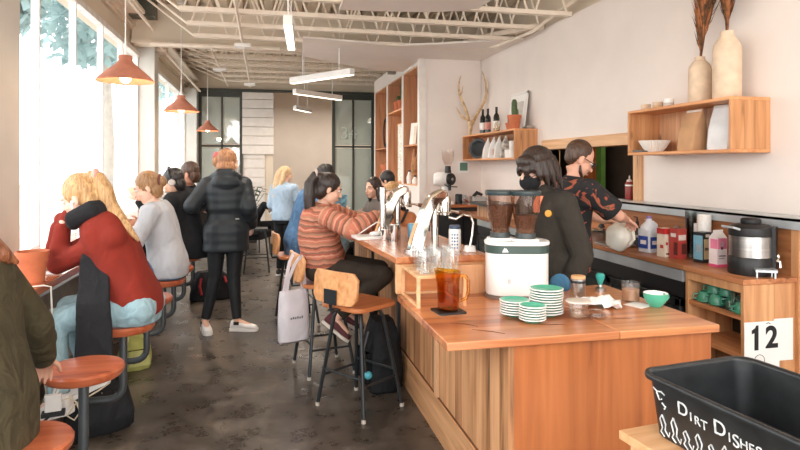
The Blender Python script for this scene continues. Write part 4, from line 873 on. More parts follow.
r = thing('framed_print', 'pale framed print leaning on the wall above the far shelf', 'picture', (3.10, 7.10, FT))
fm = Matrix.Rotation(.12, 3, 'Y'); W_, H_ = .50, .48
fb = MB()
for c, d in (((0, 0, .015), (.02, W_, .03)), ((0, 0, H_-.015), (.02, W_, .03)), ((0, -W_/2+.012, H_/2), (.02, .024, H_)), ((0, W_/2-.012, H_/2), (.02, .024, H_))): fb.box(fm @ V(c), d, M3=fm)
fb.build('picture_frame', WHITEP, r); MB().box(fm @ V((.004, 0, H_/2)), (.006, W_-.04, H_-.05), M3=fm).build('mount', PAPER, r); MB().box(fm @ V((.0, -.03, H_/2-.02)), (.004, W_*.5, H_*.6), M3=fm).build('print', M('grey_print', (206, 200, 192), .7, var=.08), r)
def cactus_pot(x, y, z, R, h, pillars, label, grp=None):
    r = thing('cactus_pot', label, 'potted cactus', (x, y, z), 0, grp)
    p = MB().lathe([(0, 0), (R*.72, 0), (R*.9, h*.78), (R, h*.78), (R*1.02, h), (R*.88, h), (R*.82, h*.9), (0, h*.88)], n=24).build('pot', TERRA, r)
    for (a, b, rr, hh) in pillars:
        n = 16; rg = []
        for k, (q, zz) in enumerate(((.8, 0), (1, .2), (1.05, .5), (1, .8), (.7, .95), (.15, 1.0))): rg.append([V((a+rr*q*(1+.14*(j % 2))*math.cos(2*PI*j/n), b+rr*q*(1+.14*(j % 2))*math.sin(2*PI*j/n), h*.86+zz*hh)) for j in range(n)])
        MB().loft(rg, True, True).build('cactus', CACT, r)
cactus_pot(2.97, 6.84, FT, .085, .17, [(0, .0, .03, .22), (.02, -.03, .018, .1)], 'terracotta pot with a tall cactus at the right end of the far shelf')
cactus_pot(2.99, 7.02, FT, .06, .085, [(0, 0, .025, .09)], 'small terracotta pot with a short cactus beside the tall cactus')
tag(MB().ell((0, 0, .02), (.05, .03, .022)).build('pebble', M('grey_stone', (160, 150, 140), .8), loc=(3.13, 6.74, FT)), 'grey pebble at the right edge of the far shelf', 'stone')

# ------------------------------------------------------------------ bookcase
r = thing('wall_bookcase_unit', 'tall built-in orange fir bookcase of three bays', 'bookcase', (BX, 8.77, BZ0-.03)); o0 = 8.77; H_ = BZ1-BZ0+.06
for (a, b) in bays:
    MB().bb(.31, .355, a-o0, b-o0, .03, H_-.03).build('back_panel', WBOOK, r)
    for y in (a-o0-.012, b-o0+.012): MB().bb(0.004, .355, y-.012, y+.012, .03, H_-.03).build('side_panel', wood('bookcase_side_fir', (172, 122, 88), (200, 150, 114), 'z', .2, 'x', .5, True, .08), r)
    MB().bb(.004, .355, a-o0, b-o0, H_-.05, H_-.03).build('top_panel', WBOOK, r); MB().bb(.0, .355, a-o0, b-o0, .02, .045).build('bottom_panel', WSHELF, r)
MB().bb(-.012, .004, 0, 3.83, H_-.03, H_+.03).bb(-.012, .004, 0, 3.83, -.03, .03).bb(-.012, .004, 0, .03, 0, H_).bb(-.012, .004, 1.13, 1.23, 0, H_).bb(-.012, .004, 2.45, 2.55, 0, H_).bb(-.012, .004, 3.79, 3.83, 0, H_).build('face_frame', SHIP, r)['label'] = 'white face frame'
for (a, b), z in zip(bays, (1.87, 2.52, 1.88)): MB().bb(-.006, .31, a-o0, b-o0, z-BZ0+.03, z-BZ0+.055).build('shelf', WSHELF, r)
def bs(z): return z+.0255
for i, (y, c, h, w, a, l) in enumerate([(9.62, (238, 232, 224), .36, .20, .22, 'white book leaning open-faced on the near bay shelf of the bookcase'), (9.42, (222, 206, 186), .30, .16, .2, 'cream book on the near bay shelf, right of the white book'), (9.26, (120, 84, 58), .33, .14, .2, 'brown book on the near bay shelf of the bookcase'), (9.10, (226, 214, 198), .28, .14, .18, 'pale book at the right end of the near bay shelf')]):
    r = thing('book', l, 'book', (BX+.10, y, bs(1.87)), math.radians(20), 'books in the bookcase'); R3 = Matrix.Rotation(a*.5, 3, 'Y')
    MB().box(R3 @ V((0, 0, h/2+.006)), (.03, w, h), M3=R3).build('cover', M('cover_colour', c, .6), r); MB().box(R3 @ V((.0, .004, h/2+.006)), (.022, w, h+.004), M3=R3).build('pages', PAPER, r)
r = thing('birch_pole', 'thin wooden stick leaning at the right of the near bookcase bay', 'stick', (BX+.08, 8.98, bs(1.87))); MB().tube([(0, .02, 0), (.05, -.03, .35), (.10, -.07, .72)], [.016, .014, .010], 8).build('pole', BONE, r)
r = thing('driftwood', 'tall twisted driftwood piece standing in the lower near bay', 'driftwood', (BX+.10, 9.55, BZ0+.016)); MB().tube([(0, 0, 0), (.02, .04, .15), (-.02, -.02, .3), (.02, .03, .44), (0, 0, .57)], [.05, .06, .045, .05, .02], 9).tube([(.02, .0, .2), (.0, -.1, .34), (.02, -.13, .5)], [.03, .025, .01], 8).build('trunk', M('driftwood_brown', (166, 120, 84), .85, var=.25, scale=14, bmp=.3), r)
r = thing('driftwood', 'thin driftwood branch at the right of the lower near bay', 'driftwood', (BX+.12, 9.15, BZ0+.016)); MB().tube([(0, 0, 0), (.02, .03, .2), (0, -.03, .45)], [.03, .026, .012], 8).build('branch', M('driftwood_brown_pale', (190, 146, 108), .85, var=.25, scale=14), r)
for y, h, l in ((9.72, .20, 'small white bottle at the bottom left of the near bookcase bay'), (9.34, .12, 'small white jar at the bottom of the near bookcase bay')):
    r = thing('white_bottle', l, 'bottle', (BX+.06, y, BZ0+.016)); MB().lathe([(0, 0), (.045, 0), (.05, h*.5), (.03, h*.8), (.02, h), (0, h)], n=20).build('bottle_body', PAPER, r); MB().lathe([(0, 0), (.022, 0), (.022, .025), (0, .025)], (0, 0, h), 16).build('cap', BLACK, r)
for i, (y, hh, l) in enumerate([(10.86, .14, 'terracotta cactus pot, left of three in the middle bookcase bay'), (10.52, .34, 'terracotta cactus pot with the tallest cactus, middle of three in the bookcase'), (10.22, .17, 'terracotta cactus pot, right of three in the middle bookcase bay')]): cactus_pot(BX+.13, y, bs(2.52), .10, .19, [(0, 0, .04, hh), (.03, .05, .025, hh*.6)], l, 'cactus pots in the bookcase')
r = thing('hanging_scroll', 'long pale patterned scroll leaning in the middle bookcase bay', 'scroll', (BX+.10, 10.55, BZ0+.016)); MB().box((0, 0, .52), (.02, .42, 1.04)).build('scroll_sheet', M('patterned_scroll', (226, 216, 200), .8, var=.22, scale=30), r); MB().cyl((0, -.22, 1.05), (0, .22, 1.05), .016).build('rod', WPALE, r); MB().cyl((0, -.22, .016), (0, .22, .016), .016).build('lower_rod', WPALE, r)
r = thing('black_hoop', 'oval black hoop hanging in the far bookcase bay', 'hoop', (BX+.05, 11.72, bs(1.88)+.30)); MB().tube([(0, .16*math.cos(2*PI*k/32), .28*math.sin(2*PI*k/32)) for k in range(32)], .018, 8, closed=True).build('ring', BLACK, r); MB().tube([(0, 0, .28), (.02, 0, .40)], .006, 6).build('hook', BLACK, r)
r = thing('terracotta_pot', 'large terracotta pot at the bottom of the far bookcase bay', 'pot', (BX+.16, 11.95, BZ0+.016)); MB().lathe([(0, 0), (.12, 0), (.15, .26), (.165, .26), (.165, .32), (.14, .32), (.13, .25), (0, .24)], n=26).build('pot_wall', TERRA, r); MB().lathe([(0, .24), (.135, .24), (0, .25)], n=24).build('soil', SOIL, r)
r = thing('dark_bottle', 'dark bottle beside the terracotta pot in the far bay', 'bottle', (BX+.10, 11.52, BZ0+.016)); MB().lathe([(0, 0), (.06, 0), (.06, .26), (.02, .34), (.02, .42), (0, .42)], n=20).build('bottle_body', M('dark_brown_glass', (66, 46, 40), .2), r); MB().lathe([(0, 0), (.024, 0), (.024, .03), (0, .03)], (0, 0, .42), 14).build('cap', TERRA, r)
# far counter equipment
r = thing('bag_grinder', 'tall white shop coffee grinder with clear hopper on the far counter', 'grinder', (2.55, 8.28, 1.001), math.radians(-6))
MB().rbox((0, .02, .02), (.20, .26, .04), .03).build('grinder_base', WHITEP, r, bevel=.006); MB().rbox((-.005, .05, .17), (.13, .13, .28), .05, top=.85).build('neck', WHITEP, r, bevel=.008)
MB().lathe([(0, -.13), (.075, -.13), (.10, -.09), (.105, .0), (.09, .06), (0, .07)], (-.05, .02, .36), 30, axis=(1, .0, 0)).build('motor_body', WHITEP, r)
MB().lathe([(0, 0), (.085, 0), (.088, .03), (.07, .05), (0, .052)], (.045, -.02, .36), 28, axis=(.5, -.85, 0)).build('burr_cover', BLACK, r); MB().lathe([(0, 0), (.022, 0), (0, .012)], (.072, -.065, .36), 14, axis=(.5, -.85, 0)).build('dial', STEEL, r)
MB().lathe([(0, 0), (.05, 0), (.045, .04), (.04, .10), (0, .10)], (.02, 0, .45), 24).build('hopper_neck', BLACK, r); MB().lathe([(.045, 0), (.05, .03), (.085, .10), (.09, .24), (.087, .24), (.082, .10), (.046, .03)], (.02, 0, .545), 28).build('hopper', glass('hopper_plastic', (250, 247, 245), .08, 1.3), r)
MB().tube([(.03, -.06, .28), (.03, -.075, .20)], [.028, .02], 12).build('spout', BLACK, r); MB().tube([(-.06, -.02, .30), (.0, -.08, .255), (.14, -.08, .25)], .008, 8).build('bag_clamp', BLACKM, r)
def knock(x, y, l, rz=0):
    r = thing('portafilter', l, 'portafilter', (x, y, 1.001), rz); MB().lathe([(0, 0), (.032, 0), (.034, .04), (0, .04)], n=20).build('basket', CHROME, r); MB().tube([(0, -.03, .03), (.0, -.08, .045), (0, -.17, .075)], [.009, .014, .017], 10).build('handle', M('walnut_brown_handle', (120, 70, 46), .4), r)
knock(2.45, 8.16, 'brown-handled portafilter resting in front of the white shop grinder', -.6); knock(2.86, 8.16, 'brown-handled portafilter beside the steel box on the far counter', -.8)
r = thing('black_canister', 'black canister on the far counter right of the shop grinder', 'canister', (2.72, 8.24, 1.001)); MB().lathe([(0, 0), (.05, 0), (.05, .13), (0, .13)], n=22).build('can_body', BLACK, r); MB().lathe([(0, 0), (.052, 0), (.045, .015), (0, .015)], (0, 0, .13), 22).build('lid', BLACKM, r)
r = thing('pale_jug', 'pale grey-blue cup on the far counter beside the black canister', 'cup', (2.80, 8.32, 1.001)); MB().lathe([(0, 0), (.055, 0), (.06, .13), (.056, .13), (.05, .01), (0, .01)], n=24).build('cup_wall', M('pale_blue_grey', (206, 212, 212), .4), r); MB().tube([(.055, 0, .1), (.085, 0, .09), (.08, 0, .04), (.052, 0, .03)], .007, 8).build('handle', M('pale_blue_grey_handle', (206, 212, 212), .4), r)
r = thing('steel_box', 'steel knock box with dark grip at the right of the far counter', 'box', (3.02, 8.25, 1.001)); MB().bb(-.11, .11, -.08, .08, 0, .11).build('box_body', STEEL, r, bevel=.006); MB().tube([(-.08, 0, .11), (-.02, 0, .16), (.06, 0, .13)], [.02, .03, .02], 10).build('grip', BLACK, r)
r = thing('wall_plate', 'small green plate with white surround on the short wall', 'wall plate', (2.92, YA-.004, 1.52)); MB().bb(-.085, .085, -.008, 0, -.08, .10).build('surround', WHITEP, r, bevel=.003); MB().bb(-.06, .06, -.012, -.008, -.04, .08).build('plate_face', M('muted_green', (92, 128, 112), .5), r)
r = thing('dark_tray_box', 'tan box with a long dark lid on the far right counter', 'box', (2.80, 7.0, .911)); MB().bb(-.14, .14, -.3, .3, 0, .15).build('box_body', WBOOK, r); MB().bb(-.22, .17, -.36, .36, .15, .185).build('lid', M('dark_slate', (60, 62, 60), .4), r)

# ------------------------------------------------------------------ dish table and tub
A = math.radians(7); RT = Matrix.Rotation(A, 3, 'Z')
r = thing('dish_table', 'pale pine table corner under the black dish tub', 'table', (1.085, 1.69, 0), A)
MB().bb(0, 1.1, -1.0, 0, .692, .72).build('tabletop', WPALE, r, bevel=.003)
for x, y in ((.05, -.05), (1.05, -.05), (.05, -.95), (1.05, -.95)): MB().bb(x-.025, x+.025, y-.025, y+.025, 0, .692).build('leg', WPALE, r)
MB().bb(.03, 1.07, -.07, -.05, .62, .692).bb(.03, .05, -.95, -.05, .62, .692).build('apron', WPALE, r)
tc = V((1.150, 1.676, 0))+RT @ V((.215, -.285, 0))
r = thing('dish_tub', 'black plastic dish tub with chalk lettering and flames', 'tub', (tc.x, tc.y, .7205), A); TW, TD, TH = .43, .57, .19
def rr(w, d, z, rad, seg=6):
    out = []
    for (sx, sy, a0) in ((1, 1, 0), (-1, 1, PI/2), (-1, -1, PI), (1, -1, 1.5*PI)):
        for k in range(seg+1): a = a0+PI/2*k/seg; out.append(V((sx*(w/2-rad)+rad*math.cos(a), sy*(d/2-rad)+rad*math.sin(a), z)))
    return out
b = MB().loft([rr(TW-.06, TD-.06, 0, .045), rr(TW-.05, TD-.05, .006, .05), rr(TW-.016, TD-.016, TH-.012, .05), rr(TW-.022, TD-.022, TH-.012, .048), rr(TW-.058, TD-.058, .008, .045)], True, True)
TUBM = M('scuffed_black_plastic', (34, 36, 37), .38, var=.25, scale=14, bmp=.06)
b.build('basin', TUBM, r, angle=60)
MB().loft([rr(TW-.02, TD-.02, TH-.016, .05), rr(TW+.012, TD+.012, TH-.016, .058), rr(TW+.016, TD+.016, TH-.008, .06), rr(TW+.010, TD+.010, TH, .058), rr(TW-.012, TD-.012, TH, .05), rr(TW-.022, TD-.022, TH-.010, .048)], False, True, closed=True).build('rim', TUBM, r, angle=70)
def side(y, z):   # outer face on the left side
    k = (z-.006)/(TH-.018); return V((-(TW-.05)/2-.017*k-.0012, y, z))
tl = math.atan2(.017, TH-.018)
for ch, y, z, s in (('D', .125, .118, .068), ('I', .088, .108, .045), ('R', .060, .105, .045), ('T', .030, .102, .048), ('D', -.035, .115, .072), ('I', -.073, .104, .045), ('S', -.098, .102, .062), ('H', -.128, .103, .045), ('E', -.156, .103, .045), ('S', -.183, .102, .055)):
    y = .125-(.125-y)*.80; s *= .80; z += .004
    p = side(y, z); o = text_mesh('chalk_letter', ch, s, CHALK, r, p, (PI/2+tl*0, 0, -PI/2), .0008); o.rotation_euler = (Matrix.Rotation(-PI/2, 3, 'Z') @ Matrix.Rotation(PI/2+tl, 3, 'X')).to_euler()
def ch(pts, rad=.0024):
    rad *= .75; return MB().tube([side(y, z) for y, z in pts], rad, 5)
for k in range(9):
    y = .205-.045*k; hh = [.062, .07, .05, .06, .05, .066, .055, .06, .05][k]
    ch([(y, .008), (y+.014, .02), (y+.006, .034), (y+.014, .022+hh*.6), (y+.004, .012+hh)], .003).build('chalk_flame', CHALK, r); ch([(y+.004, .012+hh), (y-.008, .012+hh*.6), (y-.004, .03), (y-.018, .014), (y-.022, .03)], .0028).build('chalk_flame', CHALK, r)
ch([(.238, .150), (.222, .142), (.205, .146), (.192, .140)], .003).build('chalk_stroke', CHALK, r); ch([(.225, .140), (.215, .118), (.205, .124)], .003).build('chalk_stroke', CHALK, r); ch([(.205, .112), (.192, .104), (.198, .096)], .0035).build('chalk_stroke', CHALK, r)
# ------------------------------------------------------------------ people
SKIN = {}
def skin(c):
    if c not in SKIN: SKIN[c] = M('skin_tone', c, .55, var=.03, scale=6); SKIN[c].node_tree.nodes['Principled BSDF'].inputs['Subsurface Weight'].default_value = .06
    return SKIN[c]
EYEW = M('eye_white', (226, 220, 214), .3); IRIS = M('brown_iris', (54, 36, 26), .2)
UP = V((0, 0, 1))
def limb(mb, pts, rad, n=12, end=True):
    for i in range(len(pts)-1): mb.tube([pts[i], pts[i+1]], [rad[i], rad[i+1]], n)
    for p, r_ in list(zip(pts, rad))[0:len(pts) if end else -1]: mb.ell(p, r_, n=12)
def hand(mb, wr, d, nrm, side, s=1., curl=.35):
    """wr wrist, d finger direction, nrm palm-facing normal, side +1 when the thumb lies along d x nrm"""
    d = V(d).normalized(); nrm = V(nrm); nrm = (nrm-d*nrm.dot(d)).normalized(); t = d.cross(nrm)*side
    mb.ell(V(wr)+d*.045*s, (.040*s, .014*s, .048*s), (t, nrm, d), 12)
    mb.tube([V(wr)-d*.02*s, V(wr)+d*.03*s], [.024*s, .026*s], 10)
    for k, (o, L_) in enumerate(((.030, .072), (.0105, .080), (-.0095, .074), (-.029, .060))):
        p = V(wr)+d*(.082-.004*abs(k-1))*s+t*o*s; a = 0; dd = V(d); pts = [p-d*.02*s, p]
        for q in (.45, .32, .23):
            a = curl*(1.+.3*k*.4); dd = (Matrix.Rotation(a, 3, d.cross(nrm)) @ dd).normalized(); dd = dd+t*o*.6; dd.normalize(); p = p+dd*L_*q*s; pts.append(p)
        mb.tube(pts, [.0088*s, .0088*s, .0082*s, .0076*s, .0062*s], 8); mb.ell(pts[-1], .0062*s, n=8)
    p = V(wr)+d*.02*s+t*.030*s; q1 = p+(d*.028+t*.026+nrm*.012)*s; q2 = q1+(d*.032+t*.008+nrm*.012)*s
    mb.tube([V(wr)+d*.012*s+t*.012*s, p, q1, q2], [.014*s, .013*s, .010*s, .0075*s], 8); mb.ell(q2, .0075*s, n=8)

def pose(x, y, pz, ang, s=1., lean=0., hl=.03, sit=False, gaze=None, roll=0.):
    f = V((math.cos(ang), math.sin(ang), 0)); r = V((f.y, -f.x, 0)); J = dict(f=f, r=r, s=s)
    pel = V((x, y, pz)); J['pel'] = pel
    J['che'] = pel+UP*.30*s+f*lean*.5; J['nk'] = pel+UP*(.515-.25*lean*lean)*s+f*lean
    J['hd'] = J['nk']+UP*.145*s+f*(hl+.02)
    for sd, q in (('R', 1), ('L', -1)):
        J['sh'+sd] = J['nk']-UP*.075*s+r*q*.165*s-f*.005
        J['hp'+sd] = pel-UP*.02*s+r*q*.088*s
        if sit:
            J['kn'+sd] = J['hp'+sd]+f*.43*s+r*q*.03-UP*.03; J['an'+sd] = J['kn'+sd]-UP*.40*s-f*.10
        else:
            J['kn'+sd] = J['hp'+sd]-UP*.42*s+f*.02+r*q*.005; J['an'+sd] = J['hp'+sd]-UP*(pz/s-.02-.085)*s-f*.03+r*q*.01
        J['el'+sd] = J['sh'+sd]-UP*.27*s+r*q*.06-f*.05
        J['wr'+sd] = J['el'+sd]-UP*.20*s+f*.12
        J['toe'+sd] = f.copy()
    J['face'] = V(gaze).normalized() if gaze else f.copy()
    return J
TOR = ((-.10, .150, .118), (0., .170, .128), (.16, .140, .108), (.30, .150, .112), (.42, .162, .108), (.475, .135, .088), (.505, .075, .066))
def torso(mb, J, inf=0., lo=-.10, hi=.53, wide=None, attr=None):
    s = J['s']; pel, che, nk = J['pel'], J['che'], J['nk']; rs = (J['shR']-J['shL']).normalized()
    def at(h):
        if h <= 0: return pel+UP*h*s
        if h < .30: t = h/.30; return pel.lerp(che, t) if True else None
        return che.lerp(nk, (h-.30)/.215)
    rings = []
    hs = [h for h, a, b in TOR]; levels = [lo+(hi-lo)*i/14 for i in range(15)]
    for h in levels:
        k = 0
        while k < len(TOR)-2 and h > TOR[k+1][0]: k += 1
        t = min(1, max(0, (h-TOR[k][0])/(TOR[k+1][0]-TOR[k][0]))); a = TOR[k][1]*(1-t)+TOR[k+1][1]*t; b = TOR[k][2]*(1-t)+TOR[k+1][2]*t
        if wide: ww = wide(h); a += ww; b += ww*.8
        c = at(h); tg = (at(h+.02)-at(h-.02)).normalized(); q = min(1, max(0, h/.45)); u = (J['r']*(1-q)+rs*q).normalized(); u = (u-tg*u.dot(tg)).normalized(); v_ = tg.cross(u)
        A_, B_ = a*s+inf, b*s+inf
        rings.append([c+u*A_*math.copysign(abs(math.cos(w))**.8, math.cos(w))+v_*B_*math.copysign(abs(math.sin(w))**.8, math.sin(w)) for w in (2*PI*i/20 for i in range(20))])
    mb.loft(rings, True, True)
def human(name, label, J, look, skin_c, hair, top, legs, shoes=None, voxel=.0065, group=None, hands=('R', 'L'), extras=None, hs=1., curl=.35):
    """look: hair(list of prims in head frame) etc.; top / legs: dicts of material and cut"""
    s = J['s']; base = V((J['pel'].x, J['pel'].y, 0)); root = thing(name, label, 'person', base, 0, group)
    F = J['face']; Rt = F.cross(UP).normalized(); U = Rt.cross(F).normalized(); hd = J['hd']; k = s*hs; ax = (Rt, F, U)
    def H(r, f, u): return hd+(Rt*r+F*f+U*u)*k
    sk = skin(skin_c); b = MB()
    b.ell(H(0, -.012, .028), (.074*k, .094*k, .092*k), ax, 20); b.ell(H(0, .030, -.040), (.058*k, .064*k, .076*k), ax, 18); b.ell(H(0, .056, -.098), (.028*k, .026*k, .022*k), ax)
    b.ell(H(0, .066, .020), (.046*k, .028*k, .016*k), ax); b.tube([H(0, .088, .012), H(0, .104, -.020), H(0, .110, -.034)], [.007*k, .010*k, .012*k], 8); b.ell(H(0, .108, -.034), (.016*k, .012*k, .010*k), ax, 10)
    b.ell(H(0, .090, -.066), (.022*k, .012*k, .010*k), ax, 10); b.ell(H(.036, .058, -.035), (.022*k, .024*k, .022*k), ax); b.ell(H(-.036, .058, -.035), (.022*k, .024*k, .022*k), ax)
    for q in (1, -1): b.ell(H(q*.075, -.010, -.018), (.010*k, .018*k, .031*k), ax, 10)
    b.tube([J['nk']-UP*.05*s, J['nk']+(hd-J['nk'])*.35, H(0, -.018, -.055)], [.058*s, .050*s, .051*s], 14)
    torso(b, J, -.012, -.10, .515)
    for sd, q in (('R', 1), ('L', -1)):
        limb(b, [J['sh'+sd], J['el'+sd], J['wr'+sd]], [.046*s, .038*s, .025*s]); b.ell(J['el'+sd].lerp(J['wr'+sd], .28), .039*s)
        d = J.get('hd'+sd) or (J['wr'+sd]-J['el'+sd]); nrm = J.get('pn'+sd) or (J['r']*-q)
        if sd in hands: hand(b, J['wr'+sd], d, nrm, J.get('th'+sd, 1), s*.98, curl)
        limb(b, [J['hp'+sd], J['kn'+sd], J['an'+sd]], [.080*s, .050*s, .034*s]); b.ell(J['kn'+sd].lerp(J['an'+sd], .28), .047*s)
        b.tube([J['an'+sd], J['an'+sd]+J['toe'+sd]*.13*s-UP*.045*s], [.036*s, .028*s], 10)
    def mk(mb, nm, mat, par=root, vx=voxel, **kw):
        mb.v = [tuple(V(p)-base) for p in mb.v]; return mb.build(nm, mat, par, remesh=vx, **kw)
    def raw(mb, nm, mat, par=root, **kw):
        mb.v = [tuple(V(p)-base) for p in mb.v]; return mb.build(nm, mat, par, **kw)
    body = mk(b, 'body', sk, vx=min(voxel, .0055), smooth_it=3)
    for q in (1, -1):
        e = raw(MB().ell(H(q*.032, .077, .004), (.014*k, .012*k, .0085*k), ax, 12), 'eye', EYEW, body); raw(MB().ell(H(q*.032, .0865, .003), (.006*k, .004*k, .0065*k), ax, 10), 'iris', IRIS, body)
        raw(MB().tube([H(q*.014, .092, .022), H(q*.032, .088, .028), H(q*.050, .074, .022)], [.003*k, .0042*k, .002*k], 6), 'eyebrow', hair[0], body)
    raw(MB().ell(H(0, .099, -.062), (.021*k, .006*k, .0045*k), ax, 12).ell(H(0, .099, -.070), (.018*k, .006*k, .005*k), ax, 12), 'lips', skin(tuple(v*m_ for v, m_ in zip(skin_c, (.86, .62, .60)))), body)
    # hair
    hb = MB()
    for pr in hair[1]:
        if pr[0] == 'e': hb.ell(H(*pr[1]), tuple(v*k for v in pr[2]), ax, 18)
        elif pr[0] == 'w': hb.tube([V(p) for p in pr[1]], pr[2], 12)
        elif pr[0] == 'g':
            Fg = V((F.x, F.y, 0)).normalized(); Rg = Fg.cross(UP)
            hb.tube([hd+(Rg*p[0]+Fg*p[1]+UP*p[2])*k for p in pr[1]], [v*k for v in pr[2]], 12)
        else: hb.tube([H(*p) for p in pr[1]], [v*k for v in pr[2]], 12)
    mk(hb, 'hair', hair[0], vx=.006, smooth_it=3)
    # clothing
    t = MB(); inf = top.get('inf', .014)
    torso(t, J, inf, top.get('lo', -.06), top.get('hi', .50), top.get('wide'))
    sl = top.get('sleeve', 'long'); sr = top.get('sr', (.060, .052, .040)); sleeves = []
    for sd in ('R', 'L'):
        t.ell(J['sh'+sd], (sr[0]+.004)*s); t.tube([J['nk']-UP*.065*s, J['sh'+sd]], [.072*s, sr[0]*s], 14); t.tube([J['che'].lerp(J['nk'], .35), J['sh'+sd]], [.105*s, (sr[0]+.002)*s], 14); t.tube([J['che'], J['sh'+sd]-UP*.03*s], [.10*s, sr[0]*s], 14)
        end = J['wr'+sd] if sl == 'long' else J['sh'+sd].lerp(J['el'+sd], .82)
        m_ = MB() if top.get('split') else t
        if sl == 'long': limb(m_, [J['sh'+sd], J['el'+sd], J['el'+sd].lerp(end, 1.0)], [v*s for v in sr], 14, False); m_.ell(J['el'+sd].lerp(end, .4), sr[1]*1.02*s)
        else: m_.tube([J['sh'+sd], end], [sr[0]*s, sr[1]*s*1.06], 14)
        if top.get('split'): sleeves.append((sd, m_))
    if top.get('collar'): t.tube([J['nk']-UP*.03*s, J['nk']+(hd-J['nk'])*.36*top['collar']], [.074*s, .066*s], 16)
    for pr in top.get('more', []):
        if pr[0] == 'e': t.ell(pr[1], pr[2], pr[3] if len(pr) > 3 else None)
        else: t.tube(pr[1], pr[2], 12)
    to = mk(t, top['name'], top['mat'], vx=max(voxel, .007), smooth_it=top.get('sm', 26)); J['top'] = to
    def along(o, fn):
        a = o.data.attributes.new('along', 'FLOAT', 'POINT'); a.data.foreach_set('value', [fn(v.co+base) for v in o.data.vertices])
    if top.get('split'):
        ax_ = J['nk']-J['pel']; along(to, lambda p: (p-J['pel']).dot(ax_.normalized())+1)
        for sd, m_ in sleeves:
            o = mk(m_, 'sleeve', top['split'], to, vx=max(voxel, .007), smooth_it=5); A0, A1, A2 = J['sh'+sd], J['el'+sd], J['wr'+sd]
            def fn(p):
                best = None
                for a, c, o0 in ((A0, A1, 0), (A1, A2, (A1-A0).length)):
                    d = c-a; tt = max(0, min(1, (p-a).dot(d)/d.length_squared)); ds = (p-a-d*tt).length
                    if best is None or ds < best[0]: best = (ds, o0+tt*d.length)
                return best[1]+1
            along(o, fn)
    l = MB(); li = legs.get('inf', .010); torso(l, J, li, -.11, legs.get('hi', .10))
    lr = legs.get('r', (.092, .062, .046))
    for sd in ('R', 'L'):
        end = J['kn'+sd].lerp(J['an'+sd], legs.get('len', .94)); limb(l, [J['hp'+sd], J['kn'+sd], end], [lr[0]*s, lr[1]*s, lr[2]*s], 14, False); l.ell(J['kn'+sd].lerp(end, .3), (lr[1]*.6+lr[2]*.4)*1.02*s)
        l.ell(J['hp'+sd]-J['f']*.03, lr[0]*1.08*s)
    mk(l, legs['name'], legs['mat'], vx=max(voxel, .007), smooth_it=5)
    if shoes:
        for sd in ('R', 'L'):
            f_ = J['toe'+sd].normalized(); a = J['an'+sd]; flat = abs(f_.z) < .3; u_ = UP if flat else f_.cross(J['r']).normalized()*(-1 if f_.cross(J['r']).z < 0 else 1)
            w = f_.cross(u_).normalized(); g = a-u_*.082*s
            m_ = MB(); rg = []
            for d, wd, hh in ((-.065, .022, .05), (-.055, .034, .085), (-.01, .036, .10), (.04, .039, .082), (.09, .044, .06), (.14, .044, .05), (.175, .034, .04), (.192, .016, .028)):
                c = g+f_*d*s; rg.append([c+w*math.cos(2*PI*i/14)*wd*s+u_*(.014+hh*.5+hh*.5*math.sin(2*PI*i/14))*s for i in range(14)])
            m_.loft(rg, True, True); so = mk(m_, 'shoe', shoes[0], vx=.005, smooth_it=2)
            q = MB(); pl = [(-.07, .02), (-.062, .034), (0, .037), (.06, .042), (.12, .048), (.17, .042), (.198, .02)]
            ring = [(d, ww) for d, ww in pl]+[(d, -ww) for d, ww in reversed(pl)]
            q.loft([[g+(f_*d+w*ww+u_*z)*s for d, ww in ring] for z in (.0, .024)], True, False); raw(q, 'sole', shoes[1], so)
            if len(shoes) > 2: raw(MB().box(g+(f_*.0+u_*.075)*s, (.075*s, .05*s, .03*s), M3=Matrix((w, f_, u_)).transposed()), 'shoe_collar', shoes[2], so)
            if shoes[-1] == 'lace' or len(shoes) > 3:
                lc = MB()
                for i in range(4): lc.tube([g+(f_*(.05+.018*i)+w*.022+u_*(.092-.008*i))*s, g+(f_*(.055+.018*i)-w*.022+u_*(.092-.008*i))*s], .003, 5)
                raw(lc, 'laces', WHITEP, so)
    J['root'] = root; J['H'] = H; J['ax'] = ax; J['raw'] = raw; J['mk'] = mk; J['body'] = body
    return root
cap = lambda top=.10: [('e', (0, -.022, .034), (.083, .100, top)), ('e', (0, -.055, -.03), (.070, .058, .085))]
HB = hairmat('blonde_hair', (150, 104, 58), (222, 180, 124)); HB2 = hairmat('light_blonde_hair', (186, 146, 98), (236, 208, 166)); HLB = hairmat('light_brown_hair', (116, 82, 52), (190, 146, 100))
HRED = hairmat('copper_hair', (112, 72, 46), (188, 136, 92)); HDK = hairmat('dark_brown_hair', (27, 20, 17), (60, 44, 36)); HBK = hairmat('black_hair', (20, 18, 18), (46, 40, 38)); HBR = hairmat('short_brown_hair', (48, 33, 24), (92, 64, 46)); HAUB = hairmat('auburn_hair', (92, 52, 32), (156, 96, 62))
DENIM = cloth('light_blue_denim', (150, 178, 186), var=.10, wscale=16); DENIMD = cloth('blue_denim', (84, 116, 146), var=.12, wscale=16); BLKC = cloth('black_cloth', (30, 31, 33)); BLKL = cloth('black_leggings', (38, 40, 42), .55, .2)

